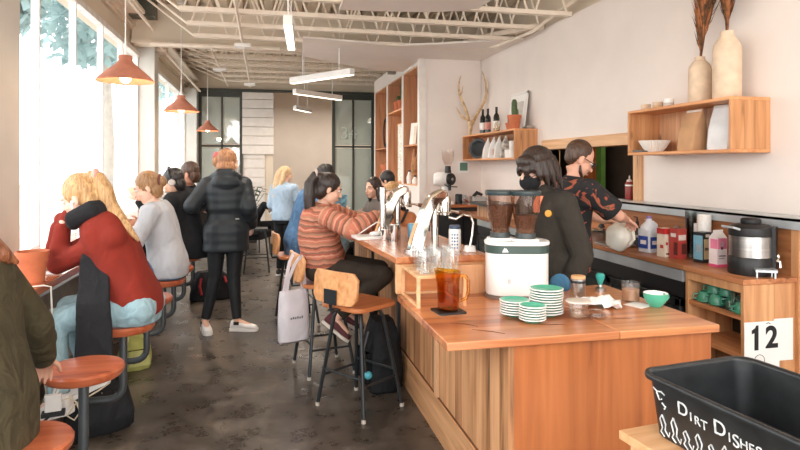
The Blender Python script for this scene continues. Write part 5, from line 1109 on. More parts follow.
# -- 1 person in olive, nearest at the left
J = pose(-.87, 2.10, .80, math.radians(172), 1.0, .08, sit=True, gaze=(-.96, .15, -.25))
J['hd'] = J['nk']+V((-.13, .0, .13))
J['elR'] = V((-.82, 2.44, .97)); J['wrR'] = V((-.855, 2.63, .785)); J['hdR'] = V((-.2, .55, -.45)); J['pnR'] = V((0, -.3, -1)); J['thR'] = -1
J['elL'] = V((-1.12, 1.90, 1.0)); J['wrL'] = V((-1.34, 2.05, .97))
J['anR'] = J['knR']+V((.05, .0, -.36)); J['anL'] = J['knL']+V((.05, .0, -.36))
OLV = cloth('olive_cotton', (70, 63, 45), .9, .6, .1, 12)
human('person', 'person with auburn hair in an olive shirt dress seated at the left edge', J, None, (214, 164, 138), (HAUB, cap()+[('t', [(.02, -.07, .0), (.05, -.075, -.09), (.075, -.05, -.20), (.09, -.02, -.30)], [.05, .055, .045, .02]), ('t', [(-.02, -.08, 0), (-.03, -.095, -.12), (-.02, -.10, -.26)], [.05, .055, .03]), ('w', [(-1.02, 2.08, 1.45), (-.93, 2.06, 1.40), (-.86, 2.08, 1.335), (-.81, 2.12, 1.27), (-.775, 2.16, 1.235)], [.055, .05, .042, .030, .006]), ('t', [(.06, .0, 0), (.085, .0, -.12), (.10, .03, -.24)], [.04, .04, .02])]),
      dict(name='shirt_dress', mat=OLV, lo=-.62, hi=.50, inf=.02, sr=(.068, .062, .048), wide=lambda h: .008+max(0, -h)*.06, collar=.8), dict(name='jeans', mat=DENIM, len=.9), (WHITEP, PAPER), voxel=.007)
PLE = MB(); by = V((J['pel'].x, J['pel'].y, 0)); n = 60
for k_, (z0, z1) in enumerate(((.36, .22), (.24, .10))): pass
# -- 2 woman in the red sweater
J = pose(-.71, 3.62, .79, math.radians(174), 1.0, .22, .05, True, gaze=(-.93, .22, -.42))
J['shL'] = V((-.80, 3.50, 1.165)); J['shR'] = V((-.84, 3.78, 1.18)); J['hd'] = V((-1.005, 3.645, 1.375))
J['elL'] = V((-1.13, 3.68, 1.0)); J['wrL'] = V((-1.085, 3.64, 1.235)); J['hdL'] = V((.05, .1, 1)); J['pnL'] = V((.5, .5, 0)); J['elR'] = V((-1.22, 3.92, .985)); J['wrR'] = V((-1.14, 3.74, 1.22)); J['hdR'] = V((.1, -.2, 1)); J['pnR'] = V((.8, -.2, 0))
J['knL'] = V((-1.09, 3.50, .73)); J['anL'] = V((-1.02, 3.36, .36)); J['knR'] = V((-1.08, 3.72, .75)); J['anR'] = V((-.92, 3.55, .42)); J['toeL'] = V((-.9, .3, -.25)); J['toeR'] = V((-.9, -.2, -.35))
RED = cloth('rust_red_knit', (132, 46, 35), .95, .4, .06, 7)
human('person', 'blonde woman in a rust-red sweater leaning on the window counter', J, None, (232, 188, 166), (HB, cap()+[('e', (0, -.075, .07), (.045, .05, .045)), ('g', [(0, -.05, .118), (0, -.105, .112), (-.005, -.145, .045), (-.01, -.175, -.045), (-.015, -.25, -.14), (-.02, -.34, -.24)], [.036, .036, .044, .042, .032, .008])]),
      dict(name='sweater', mat=RED, sm=60, lo=-.07, inf=.018, sr=(.066, .058, .044), more=[('e', J['wrL']+V((.02, .02, .035)), (.05, .05, .045)), ('e', J['wrR']+V((.02, -.02, .03)), (.045, .045, .045))]), dict(name='jeans', mat=DENIM, hi=.14, r=(.10, .068, .052)), (WHITEP, PAPER), hands=(), voxel=.0065)
Hh, raw = J['H'], J['raw']
raw(MB().ell(J['hd']+V((.085, -.02, .128)), (.020, .044, .036)), 'hair_tie', M('blush_scrunchie', (222, 170, 156), .8), J['root'])
raw(MB().ell(Hh(-.083, .004, -.022), (.010, .009, .010)).tube([Hh(-.085, .008, -.022), Hh(-.084, .016, -.055)], .0055, 8), 'earbud', WHITEP, J['root'])
sc = MB(); nk = J['nk']
sc.tube([nk+V((.06, .06, .0)), nk+V((.075, -.03, .02)), nk+V((.01, -.10, .02)), nk+V((-.08, -.10, -.03)), nk+V((-.10, -.02, -.06))], [.05, .055, .052, .05, .04], 12)
def strip(pts, w, th, dirw):
    m_ = MB(); rg = []
    for p, ww in zip(pts, w): p = V(p); d_ = V(dirw).normalized(); nn = V((d_.y, -d_.x, 0)); rg.append([p-d_*ww-nn*th, p+d_*ww-nn*th, p+d_*ww+nn*th, p-d_*ww+nn*th])
    return rg
SCF = cloth('black_scarf_wool', (38, 38, 40), .95, .5)
J['mk'](sc, 'scarf', SCF, vx=.008)
dr = MB(); dr.loft(strip([(-.90, 3.56, 1.12), (-.90, 3.52, 1.02), (-.88, 3.45, .92), (-.87, 3.385, .84), (-.86, 3.37, .70), (-.86, 3.36, .56), (-.865, 3.365, .45)], [.06, .07, .075, .08, .085, .09, .085], .018, (1, .10, 0)), True, True)
J['mk'](dr, 'scarf_end', SCF, vx=.008)['label'] = 'hanging end of the black scarf'
# -- 3 woman in the grey sweatshirt
J = pose(-.73, 4.95, .79, math.radians(176), .96, .12, .05, True, gaze=(-.97, -.08, -.40))
J['hd'] = V((-.885, 4.93, 1.385)); J['shL'] = V((-.83, 4.79, 1.20)); J['shR'] = V((-.85, 5.10, 1.20))
J['elL'] = V((-.93, 4.70, .98)); J['wrL'] = V((-1.16, 4.78, .97)); J['elR'] = V((-.97, 5.2, .98)); J['wrR'] = V((-1.12, 5.1, .96))
J['anL'] = J['knL']+V((.12, 0, -.37)); J['anR'] = J['knR']+V((.12, 0, -.37))
GREY = cloth('pale_grey_fleece', (186, 188, 192), .95, .5, .05, 8)
human('person', 'woman with a low bun in a pale grey sweatshirt at the window counter', J, None, (230, 188, 164), (HLB, cap(.098)+[('e', (0, -.118, .005), (.045, .042, .048))]),
      dict(name='sweatshirt', mat=GREY, lo=-.10, inf=.024, sr=(.072, .066, .05), wide=lambda h: .004), dict(name='trousers', mat=DENIMD), (WHITEP, PAPER), voxel=.007)
J['raw'](MB().tube([J['H'](.0, -.105, .01)+V((0, .05*math.cos(a), .05*math.sin(a))) for a in [2*PI*i/16 for i in range(16)]], .008, 8, closed=True), 'hair_tie', M('dark_rose_scrunchie', (112, 66, 60), .8), J['root'])
# -- 4 and 5 two seated people farther along
J = pose(-.68, 6.14, .79, math.radians(180), 1.02, .18, .06, True, gaze=(-.95, .1, -.32))
J['hd'] = V((-.86, 6.06, 1.40)); J['elL'] = V((-.95, 5.85, 1.0)); J['wrL'] = V((-1.12, 5.86, 1.25)); J['elR'] = V((-1.0, 6.4, 1.0)); J['wrR'] = V((-1.2, 6.3, 1.0)); J['anL'] = J['knL']+V((.1, 0, -.37)); J['anR'] = J['knR']+V((.1, 0, -.37))
human('person', 'person with headphones and a black jacket hunched at the window counter', J, None, (222, 178, 152), (HBK, cap(.095)), dict(name='jacket', mat=BLKC, lo=-.12, inf=.03, sr=(.072, .064, .05), wide=lambda h: .012, collar=.8), dict(name='trousers', mat=BLKC), (BLACK, BLACK), voxel=.008)
Hh = J['H']; J['raw'](MB().lathe([(0, 0), (.032, 0), (.034, .015), (.026, .028), (0, .028)], Hh(-.078, -.012, -.012), 18, axis=(0, -1, 0)), 'headphone_cup', M('silver_headphones', (176, 172, 168), .4), J['root']); J['raw'](MB().tube([Hh(.09*math.cos(a), -.012, .035+.105*math.sin(a)) for a in [PI*i/12 for i in range(13)]], .008, 8), 'headband', BLACK, J['root'])
J['raw'](MB().loft(strip([J['nk']+V((-.10, -.10, .0)), J['nk']+V((-.115, -.13, -.09)), J['nk']+V((-.13, -.135, -.2))], [.05, .055, .04], .03, (1, .2, 0)), True, True), 'scarf', M('checked_scarf', (196, 190, 186), .9, var=.35, scale=50), J['root'])
J = pose(-.66, 6.86, .79, math.radians(175), 1.02, .14, .05, True, gaze=(-.9, .3, -.2))
J['hd'] = V((-.80, 6.80, 1.47)); J['elL'] = V((-.86, 6.55, 1.0)); J['wrL'] = V((-1.1, 6.6, 1.0)); J['anL'] = J['knL']+V((.1, 0, -.37)); J['anR'] = J['knR']+V((.1, 0, -.37))
human('person', 'short-haired person in a dark jacket farthest along the window counter', J, None, (206, 150, 124), (HBR, cap(.094)), dict(name='jacket', mat=cloth('charcoal_cloth', (42, 42, 44)), lo=-.12, inf=.028, sr=(.07, .06, .05), collar=.7), dict(name='trousers', mat=BLKC), (BLACK, BLACK), voxel=.008)
# -- 6 woman in the black puffer
J = pose(-.36, 5.92, .93, math.radians(97), 1.0, .02, .02, False, gaze=(.75, .62, -.12))
J['hd'] = J['nk']+V((.02, .03, .140)); J['elL'] = V((-.665, 5.82, 1.18)); J['wrL'] = V((-.60, 6.08, 1.16)); J['elR'] = V((-.145, 5.84, 1.15)); J['wrR'] = V((-.125, 6.02, .97))
J['knL'] = V((-.46, 5.92, .50)); J['anL'] = V((-.55, 5.90, .085)); J['knR'] = V((-.29, 5.90, .50)); J['anR'] = V((-.255, 5.84, .085)); J['toeL'] = V((-.05, -1, 0)).normalized()*-1*-1; J['toeR'] = V((1, -.25, 0)).normalized(); J['toeL'] = V((.25, -.95, 0)).normalized()
PUF = cloth('black_quilted_nylon', (40, 46, 50), .45, .5, .08, 7)
def quilt():
    nt = PUF.node_tree; b = nt.nodes['Principled BSDF']; w = nd(nt, 'ShaderNodeTexWave', wave_type='BANDS', bands_direction='Z'); w.inputs['Scale'].default_value = 4.2; w.inputs['Distortion'].default_value = .8; w.inputs['Detail Scale'].default_value = 2
    nt.links.new(coords(nt), w.inputs['Vector']); bump(nt, b, w.outputs['Fac'], .22, .012)
quilt()
hood = J['nk']
human('person', 'woman with copper hair in a black hooded puffer coat standing in the aisle', J, None, (226, 180, 154), (HRED, cap(.102)+[('e', (0, -.045, -.04), (.085, .075, .085)), ('e', (.03, -.02, -.05), (.075, .07, .07)), ('e', (-.05, -.09, .0), (.05, .05, .06))]),
      dict(name='puffer_coat', mat=PUF, lo=-.18, inf=.034, sr=(.080, .074, .056), wide=lambda h: .012+(max(0, -h)*.12)-(.02 if .1 < h < .2 else 0), sm=14, more=[('e', hood+V((.0, -.11, -.05)), (.135, .075, .085)), ('e', hood+V((0, -.05, .0)), (.11, .10, .06)), ('t', [hood+V((-.11, -.02, -.01)), hood+V((-.05, -.10, .03)), hood+V((.05, -.10, .03)), hood+V((.11, -.02, -.01))], [.05, .055, .055, .05])]),
      dict(name='leggings', mat=BLKL, r=(.098, .064, .044), len=.93), (WHITEP, PAPER, BLACK), hands=('R', 'L'), voxel=.007)
J['raw'](MB().ell(J['H'](-.055, -.10, .055), (.03, .02, .035)).tube([J['H'](-.07, -.11, .07), J['H'](-.05, -.13, .04), J['H'](-.06, -.11, .0)], .012, 8), 'hair_clip', M('rose_claw_clip', (186, 92, 96), .4), J['root'])
J['raw'](MB().box((-.25, 5.755, 1.06), (.035, .006, .012)), 'coat_tab', M('grey_tab', (150, 152, 152), .5), J['root'])
# -- 7 woman in the pale blue blouse
J = pose(.27, 8.62, .84, math.radians(60), .90, .0, .02, False, gaze=(.93, .30, -.08))
J['wrR'] = V((.55, 8.72, .86)); J['elR'] = V((.50, 8.5, .98)); J['elL'] = V((.08, 8.7, 1.0)); J['wrL'] = V((.2, 8.9, .95))
J['anR'] = V((.31, 8.56, .08)); J['knR'] = V((.33, 8.58, .44)); J['anL'] = V((.20, 8.66, .08)); J['knL'] = V((.22, 8.66, .44))
human('person', 'woman with long blonde hair in a pale blue blouse standing at the back', J, None, (226, 182, 156), (HB2, cap(.10)+[('t', [(-.0, -.06, .06), (-.02, -.10, -.05), (-.02, -.12, -.2), (-.01, -.13, -.36), (0, -.13, -.46)], [.07, .08, .075, .06, .02]), ('t', [(-.06, -.02, .04), (-.085, -.03, -.08), (-.08, -.06, -.25), (-.06, -.08, -.4)], [.04, .045, .04, .02]), ('t', [(.05, -.05, .04), (.07, -.07, -.10), (.06, -.10, -.25)], [.04, .04, .02])]),
      dict(name='blouse', mat=cloth('pale_blue_cotton', (166, 186, 204), .9, .5), lo=-.06, inf=.026, sr=(.076, .07, .05), wide=lambda h: .012, collar=.5), dict(name='trousers', mat=BLKC, r=(.10, .066, .052)), (BLACK, WHITEP), voxel=.008)
# -- 8 person in blue denim behind the striped sweater
J = pose(.33, 6.06, .81, math.radians(8), 1.0, .16, .07, True, gaze=(.95, .1, -.35))
J['hd'] = V((.60, 6.02, 1.44)); J['elR'] = V((.45, 5.8, 1.08)); J['wrR'] = V((.62, 5.86, 1.12)); J['elL'] = V((.5, 6.3, 1.08)); J['wrL'] = V((.66, 6.2, 1.12))
J['anR'] = J['knR']+V((-.2, 0, -.35)); J['anL'] = J['knL']+V((-.2, 0, -.35))
human('person', 'person in a blue denim jacket mostly hidden behind the striped sweater', J, None, (222, 176, 150), (HBK, cap(.1)+[('t', [(0, -.07, 0), (0, -.09, -.12)], [.06, .04])]), dict(name='denim_jacket', mat=cloth('mid_blue_denim', (86, 122, 160), .9, .5, .12, 14), lo=-.14, inf=.026, sr=(.07, .062, .05), collar=.8), dict(name='jeans', mat=DENIM), (WHITEP, PAPER), voxel=.008)
# -- 9 woman in the striped sweater
J = pose(.44, 4.60, .82, math.radians(-14), .92, .06, .06, True, gaze=(.95, .02, -.36))
J['hd'] = V((.475, 4.52, 1.38)); J['nk'] = V((.42, 4.56, 1.26)); J['shR'] = V((.41, 4.38, 1.195)); J['shL'] = V((.47, 4.73, 1.20)); J['che'] = V((.39, 4.58, 1.05))
J['elR'] = V((.61, 4.22, 1.10)); J['wrR'] = V((.80, 4.27, 1.19)); J['hdR'] = V((.8, .1, .12)); J['pnR'] = V((.1, .8, -.4)); J['thR'] = 1; J['elL'] = V((.72, 4.78, 1.10)); J['wrL'] = V((.86, 4.60, 1.12)); J['hdL'] = V((.7, -.2, .0)); J['pnL'] = V((0, -.4, -1))
J['hpR'] = V((.40, 4.50, .785)); J['knR'] = V((.86, 4.34, .745)); J['anR'] = V((.50, 4.40, .43)); J['toeR'] = V((.70, -.28, -.55)).normalized(); J['knL'] = V((.88, 4.62, .745)); J['anL'] = V((.62, 4.66, .40)); J['toeL'] = V((.85, -.1, -.45)).normalized()
cols = [(196, 108, 84), (214, 150, 122), (176, 84, 66), (96, 66, 52), (206, 132, 104), (150, 120, 96), (120, 76, 58), (200, 112, 88), (222, 168, 140), (166, 72, 58), (110, 88, 72), (208, 140, 112), (186, 96, 74), (84, 60, 48), (212, 152, 124), (172, 128, 100)]
cols = [tuple(.58*a+.42*b for a, b in zip(c, (192, 132, 110))) for c in cols]
SWT = stripes('striped_knit', cols, .20); SWS = stripes('striped_knit_sleeve', cols[3:]+cols[:3], .22)
human('person', 'woman with a dark ponytail in a striped pink sweater seated at the bar', J, None, (228, 182, 156), (HDK, cap(.098)+[('e', (0, -.07, .06), (.055, .05, .05)), ('g', [(0, -.05, .09), (0, -.12, .105), (.0, -.160, .04), (.005, -.165, -.05), (.01, -.165, -.15), (.01, -.17, -.27)], [.045, .044, .048, .052, .046, .012])]),
      dict(name='striped_sweater', mat=SWT, split=SWS, lo=-.06, inf=.036, sr=(.086, .082, .056), wide=lambda h: .012+(.014 if .0 < h < .3 else 0), collar=.35), dict(name='trousers', mat=cloth('dark_olive_trousers', (62, 54, 46), .9, .3), hi=.1, r=(.098, .076, .054), len=.9), (M('burgundy_canvas', (92, 46, 50), .8), M('pale_rubber_sole', (216, 204, 190), .6)), voxel=.006, curl=.5)
J['raw'](MB().ell(J['hd']+V((-.10, 0, .105)), (.014, .043, .043)), 'hair_tie', M('white_hair_tie', (206, 190, 180), .8), J['root'])
tag(MB().tube([(.92, 4.28, 1.19), (.88, 4.25, 1.14), (.845, 4.22, 1.10), (.83, 4.18, 1.062)], [.006, .007, .007, .005], 8).build('black_strap', BLACK), 'thin black strap held in the hand of the woman in stripes', 'strap')
# -- 10 barista in the charcoal jacket
J = pose(1.71, 3.42, .93, math.radians(186), 1.0, .05, .06, False, gaze=(-.92, -.20, -.22))
J['hd'] = V((1.595, 3.355, 1.53)); J['nk'] = V((1.66, 3.40, 1.40)); J['shL'] = V((1.71, 3.215, 1.325)); J['shR'] = V((1.68, 3.59, 1.325)); J['che'] = V((1.69, 3.41, 1.2))
J['elL'] = V((1.80, 3.17, 1.03)); J['wrL'] = V((1.70, 3.19, .80)); J['elR'] = V((1.72, 3.66, 1.06)); J['wrR'] = V((1.58, 3.58, .92))
JKT = cloth('charcoal_corduroy', (58, 54, 48), .95, .5, .08, 9)
human('person', 'barista with dark shaggy hair, black face mask and charcoal jacket', J, None, (226, 180, 156), (HDK, [('e', (0, -.020, .040), (.094, .112, .104)), ('e', (0, -.06, -.03), (.088, .068, .10)), ('e', (0, .062, .062), (.076, .050, .042))]+[('t', [(.074*math.sin(a), -.02+.09*math.cos(a), .05), (.096*math.sin(a), -.02+.118*math.cos(a), .01 if math.cos(a) > .5 else -.03), (.100*math.sin(a), -.02+.124*math.cos(a), (.012 if math.cos(a) > .5 else -.06-.05*(math.cos(a) < 0))-.02*(i % 3))], [.030, .024, .006]) for i, a in enumerate([2*PI*j/18 for j in range(18)])]),
      dict(name='jacket', mat=JKT, lo=-.20, inf=.03, sr=(.078, .068, .052), wide=lambda h: .018, collar=1.1), dict(name='jeans', mat=DENIMD), (BLACK, BLACK), voxel=.006)
Hh, raw = J['H'], J['raw']
mk_ = MB(); mk_.ell(Hh(0, .056, -.062), (.064, .068, .058), J['ax'], 18)
o = J['mk'](mk_, 'face_mask', BLKC, vx=.006); J['raw'](MB().tube([Hh(-.05, .09, -.03), Hh(-.08, .0, -.01)], .0025, 5), 'mask_loop', BLACK, o)
gl = MB()
for q in (1, -1): gl.tube([Hh(q*.033+.022*math.cos(a), .106-.008*abs(math.cos(a)), .002+.019*math.sin(a)) for a in [2*PI*i/18 for i in range(18)]], .0028, 6, closed=True); gl.tube([Hh(q*.055, .100, .006), Hh(q*.080, .02, .004), Hh(q*.082, -.02, -.004)], .0025, 5)
gl.tube([Hh(-.011, .106, .004), Hh(.011, .106, .004)], .0025, 5); raw(gl, 'glasses', BLACK, J['root'])
p = V((1.60, 3.20, 1.275)); raw(MB().lathe([(0, 0), (.021, 0), (.019, .006), (0, .008)], p, 20, axis=(-.75, -.65, .1)), 'badge', M('yellow_badge', (222, 160, 62), .4), J['root'])
raw(MB().loft(strip([(1.575, 3.255, 1.375), (1.55, 3.245, 1.33), (1.545, 3.24, 1.28)], [.02, .02, .016], .006, (1, -.6, 0)), True, True), 'apron_strap', M('orange_strap', (226, 134, 96), .8), J['root'])
tag(MB().ell((0, 0, .05), (.06, .05, .06)).build('blue_cloth', cloth('blue_towel', (74, 124, 160)), loc=(1.60, 3.06, WZ-.02)), 'blue cloth folded at the back edge of the worktop beside the barista', 'cloth')
# -- 11 man in the floral shirt
J = pose(2.13, 3.90, .98, math.radians(5), 1.05, .10, .05, False, gaze=(.86, -.12, -.50))
J['hd'] = V((2.235, 3.86, 1.60)); J['nk'] = V((2.185, 3.87, 1.455)); J['shR'] = V((2.19, 3.66, 1.385)); J['shL'] = V((2.22, 4.07, 1.385)); J['che'] = V((2.15, 3.89, 1.26))
J['elR'] = V((2.34, 3.64, 1.21)); J['wrR'] = V((2.535, 3.86, 1.165)); J['hdR'] = V((.75, .45, -.25)); J['pnR'] = V((.1, .3, -1)); J['thR'] = -1; J['elL'] = V((2.42, 4.32, 1.2)); J['wrL'] = V((2.58, 4.22, 1.12)); J['hdL'] = V((.5, -.5, 0)); J['pnL'] = V((.1, -.2, -1))
for q_ in ('pel', 'che', 'nk', 'hd', 'shR', 'shL', 'hpR', 'hpL', 'knR', 'knL', 'anR', 'anL'): J[q_] = J[q_]+V((-.065, 0, 0))
def floral():
    m, nt, b = newmat('black_floral_cotton'); b.inputs['Roughness'].default_value = .9
    v = nd(nt, 'ShaderNodeTexNoise'); v.inputs['Scale'].default_value = 9; v.inputs['Detail'].default_value = 2; v.inputs['Distortion'].default_value = 1.6; nt.links.new(coords(nt), v.inputs['Vector'])
    nt.links.new(ramp(nt, v.outputs['Fac'], [(0, (30, 30, 32)), (.585, (34, 34, 36)), (.60, (150, 74, 54)), (.66, (176, 96, 70)), (.69, (96, 84, 60)), (1, (96, 84, 60))]), b.inputs['Base Color'])
    bump(nt, b, v.outputs['Fac'], .2, .02); return m
human('person', 'bearded man with glasses and a black floral t-shirt pouring milk', J, None, (222, 168, 142), (HBR, [('e', (0, -.024, .036), (.079, .095, .092)), ('e', (0, -.052, -.006), (.067, .050, .062))]),
      dict(name='t_shirt', mat=floral(), lo=-.16, inf=.022, sleeve='short', sr=(.078, .078, .05), wide=lambda h: .022, collar=.45), dict(name='jeans', mat=DENIM, hi=.05), (BLACK, BLACK), voxel=.006, curl=.55)
Hh, raw = J['H'], J['raw']
bd = MB()
for q in (1, -1): bd.tube([Hh(q*.062, .004, -.045), Hh(q*.056, .026, -.080), Hh(q*.030, .064, -.108), Hh(0, .080, -.113)], [.007, .012, .014, .014], 10)
bd.tube([Hh(-.024, .088, -.062), Hh(0, .100, -.053), Hh(.024, .088, -.062)], [.005, .006, .005], 8)
J['mk'](bd, 'beard', HBR, vx=.004, smooth_it=2)
gl = MB()
for q in (1, -1): gl.tube([Hh(q*.034+.023*math.cos(a), .106-.010*abs(math.cos(a)), .0+.018*math.sin(a)) for a in [2*PI*i/18 for i in range(18)]], .0032, 6, closed=True); gl.tube([Hh(q*.056, .098, .006), Hh(q*.082, .0, .004)], .003, 5)
gl.tube([Hh(-.011, .108, .004), Hh(.011, .108, .004)], .003, 5); raw(gl, 'glasses', BLACK, J['root'])
mlogo = MB().tube([(1.965, 3.655, 1.30), (1.957, 3.67, 1.335), (1.965, 3.70, 1.355)], .008, 6); raw(mlogo, 'shirt_mark', PAPER, J['root'])
r = thing('milk_pitcher', 'white rounded milk pitcher tipped under the bearded man\'s hand', 'pitcher', (2.605, 4.04, 1.025)); r.scale = (1.02,)*3
pm = MB().loft([[V((x*q, y*q, z)) for x, y in [(.085*math.copysign(abs(math.cos(w))**.75, math.cos(w)), .085*math.copysign(abs(math.sin(w))**.75, math.sin(w))) for w in [2*PI*i/24 for i in range(24)]]] for z, q in ((-.105, .55), (-.095, .7), (-.02, 1.1), (0, 1.13), (.02, 1.1), (.075, .75), (.095, .45), (.10, .3), (.13, .26))], True, True)
for i, p in enumerate(pm.v): pm.v[i] = tuple(Matrix.Rotation(.3, 3, 'X') @ (Matrix.Rotation(.38, 3, 'Y') @ V(p)))
pm.build('pitcher_body', M('cream_plastic', (236, 230, 216), .35), r); MB().tube([(.02, -.07, .06), (.03, -.12, .05), (.03, -.13, -.01), (.01, -.10, -.05)], .010, 8).build('handle', M('cream_plastic_handle', (236, 230, 216), .35), r)
# -- 12..14 people beyond the far end of the bar
def sitter(x, y, ang, hz, label, sc_, hair, topm, gaze, lean=.1, s=.98, tn='sweater', drop=.0):
    J = pose(x, y, hz-.66*s+.0, ang, s, lean, .04, True, gaze=gaze)
    for sd, q in (('R', 1), ('L', -1)):
        J['el'+sd] = J['sh'+sd]-UP*.22+J['f']*.12+J['r']*q*.05; J['wr'+sd] = J['el'+sd]+J['f']*.2-J['r']*q*.08+UP*.03; J['an'+sd] = V((J['kn'+sd].x, J['kn'+sd].y, .1))-J['f']*.05
    human('person', label, J, None, sc_, hair, dict(name=tn, mat=topm, lo=-.1, inf=.022, sr=(.068, .06, .048), collar=.5), dict(name='trousers', mat=BLKC), (BLACK, BLACK), voxel=.008); return J
sitter(1.38, 6.95, math.radians(200), 1.30, 'smiling woman with long dark hair at the far end of the bar', (226, 180, 156), (HDK, cap(.1)+[('t', [(.05, -.04, .03), (.08, -.03, -.1), (.09, -.02, -.24)], [.04, .05, .02]), ('t', [(-.05, -.04, .03), (-.085, -.03, -.1), (-.09, -.01, -.24)], [.04, .05, .02]), ('t', [(0, -.08, 0), (0, -.1, -.2)], [.07, .04])]), cloth('grey_brown_knit', (104, 96, 90)), (-.85, -.5, -.12))
sitter(1.62, 7.35, math.radians(200), 1.37, 'dark-haired person behind the smiling woman at the far end', (216, 168, 142), (HBK, cap(.1)), cloth('dark_knit', (50, 46, 46)), (-.7, .4, -.2))
J = sitter(1.19, 5.55, math.radians(250), 1.28, 'person with a blonde bun in an orange-tan sweater facing down the bar', (230, 186, 162), (HB, cap(.098)+[('e', (.03, -.10, .055), (.045, .045, .042)), ('e', (.0, .03, .10), (.05, .03, .02))]), cloth('orange_tan_knit', (196, 126, 84), .95, .4), (-.62, -.72, -.22))
J['raw'](MB().tube([(1.28, 5.36, 1.15), (1.22, 5.33, 1.05), (1.12, 5.35, .95)], .012, 8), 'bag_strap', BLACK, J['root'])
for i, (x, y, z, l) in enumerate([(1.38, 6.95, .53, 'low wooden stool under the smiling dark-haired woman'), (1.62, 7.35, .60, 'low wooden stool under the dark-haired person at the far end'), (1.19, 5.55, .52, 'low wooden stool under the person in orange-tan')]):
    r = thing('low_stool', l, 'stool', (x, y, 0)); z = z-.02; MB().lathe([(0, z-.03), (.17, z-.03), (.175, z-.015), (.17, z), (0, z)], n=26).build('seat', WSTOOL, r)
    for a in (45, 135, 225, 315): c_, s_ = math.cos(math.radians(a)), math.sin(math.radians(a)); MB().cyl((c_*.12, s_*.12, z-.03), (c_*.17, s_*.17, 0), .013, .011, 8).build('leg', BLACKM, r)
# -- 15 lounging person at the back
J = pose(-.22, 11.3, .46, math.radians(-20), 1.0, -.14, .04, True, gaze=(.9, -.3, -.2))
J['knR'] = V((.18, 11.0, .62)); J['anR'] = V((.10, 10.85, .80)); J['toeR'] = V((.62, -.1, .45)).normalized(); J['knR'] = V((-.02, 10.9, .86)); J['knL'] = V((.16, 11.15, .50)); J['anL'] = V((.2, 11.05, .10))
human('person', 'person in black lounging with crossed legs by the plant at the back', J, None, (218, 170, 146), (HBK, cap(.1)), dict(name='jacket', mat=BLKC, lo=-.1, inf=.026, sr=(.07, .062, .05), collar=.7), dict(name='trousers', mat=BLKC, len=.8), (M('grey_trainer', (120, 112, 106), .7), WHITEP), voxel=.009)
r = thing('lounge_chair', 'low black lounge chair under the person lounging at the back', 'armchair', (-.24, 11.34, 0), math.radians(-20))
MB().rbox((.0, 0, .30), (.60, .62, .14), .08).build('seat', BLKC, r, bevel=.02); MB().box((-.33, 0, .58), (.12, .62, .56), M3=Matrix.Rotation(-.22, 3, 'Y')).build('backrest', BLKC, r, bevel=.03)
for q in (-1, 1): MB().rbox((0, q*.33, .40), (.56, .09, .16), .04).build('armrest', BLKC, r, bevel=.02)
for x in (-.24, .24):
    for y in (-.26, .26): MB().cyl((x, y, .24), (x*1.05, y*1.05, 0), .016, .012, 8).build('leg', BLACKM, r)
# ------------------------------------------------------------------ left counter goods, floor things
CW = .923
r = thing('terracotta_pot', 'terracotta flower pot of soil on the window counter', 'pot', (-1.20, 3.52, CW)); MB().lathe([(0, 0), (.052, 0), (.068, .12), (.072, .12), (.078, .155), (.080, .178), (.072, .178), (.066, .13), (.06, .02), (0, .02)], n=32).build('pot_wall', TERRA, r); MB().lathe([(0, .15), (.066, .15), (.05, .158), (0, .16)], n=24).build('soil', SOIL, r)
MB().lathe([(0, 0), (.062, 0), (.066, .012), (0, .012)], (0, 0, -.0), 28).build('saucer', TERRA, r)
r = thing('teal_mug', 'teal mug near the window glass beyond the terracotta pot', 'mug', (-1.42, 4.32, CW)); MB().mat(0).lathe([(0, 0), (.045, 0), (.052, .01), (.054, .085), (.050, .085), (.047, .012), (0, .012)], n=28).build('mug_wall', TEAL2, r); MB().tube([(.05, 0, .07), (.078, 0, .065), (.078, 0, .03), (.05, 0, .02)], .007, 8).build('handle', TEAL2, r)
r = thing('open_laptop', 'dark open laptop on the window counter behind the terracotta pot', 'laptop', (-1.50, 3.92, CW), math.radians(80)); MB().rbox((0, 0, .008), (.30, .21, .016), .012).build('keyboard_base', M('dark_grey_metal', (70, 70, 72), .4, .6), r); MB().box((0, .145, .10), (.30, .008, .20), M3=Matrix.Rotation(-.35, 3, 'X')).build('screen_lid', M('dark_lid', (52, 52, 54), .4, .4), r)
tag(MB().rbox((0, 0, .003), (.16, .11, .006), .008).build('note_pad', PAPER, loc=(-1.24, 3.86, CW), rz=.3), 'white note pad on the window counter between pot and elbow', 'note pad')
r = thing('charging_cable', 'white charging cable hanging from the window counter to the floor', 'cable', (-1.12, 3.44, 0))
MB().tube([(-.06, -.02, CW+.006), (.0, -.0, CW+.008), (.035, .0, CW-.0), (.04, .0, .80), (.02, -.03, .60), (-.0, -.0, .46), (.0, .04, .36), (-.03, .05, .27), (-.02, -.1, .23), (.03, -.2, .26)], .0045, 7).build('cord', M('cable_white', (222, 214, 200), .5), r)
r = thing('charger_brick', 'white square charger brick with a looped cable under the empty stool', 'charger', (-1.0, 3.2, .36), .2)
MB().rbox((0, 0, .045), (.072, .03, .082), .008).build('adapter', WHITEP, r, bevel=.004)
MB().tube([(.036, 0, .05), (.07, 0, .06), (.10, 0, .03), (.115, 0, -.02), (.09, 0, -.055), (.06, 0, -.03), (.09, 0, .02), (.14, 0, .045), (.20, .05, .06), (.24, .2, .04)], .0042, 7).build('looped_cord', M('cable_cream', (214, 200, 176), .5), r)
MB().tube([(-.0, 0, .085), (.01, .02, .12), (.015, .05, .16)], .006, 7).tube([(.015, 0, .085), (.03, .02, .13), (.02, .06, .17)], .006, 7).build('plug_cables', M('cable_grey', (206, 206, 204), .5), r)
MB().box((0, .01, -.01), (.10, .05, .02)).build('power_strip', BLACK, r)
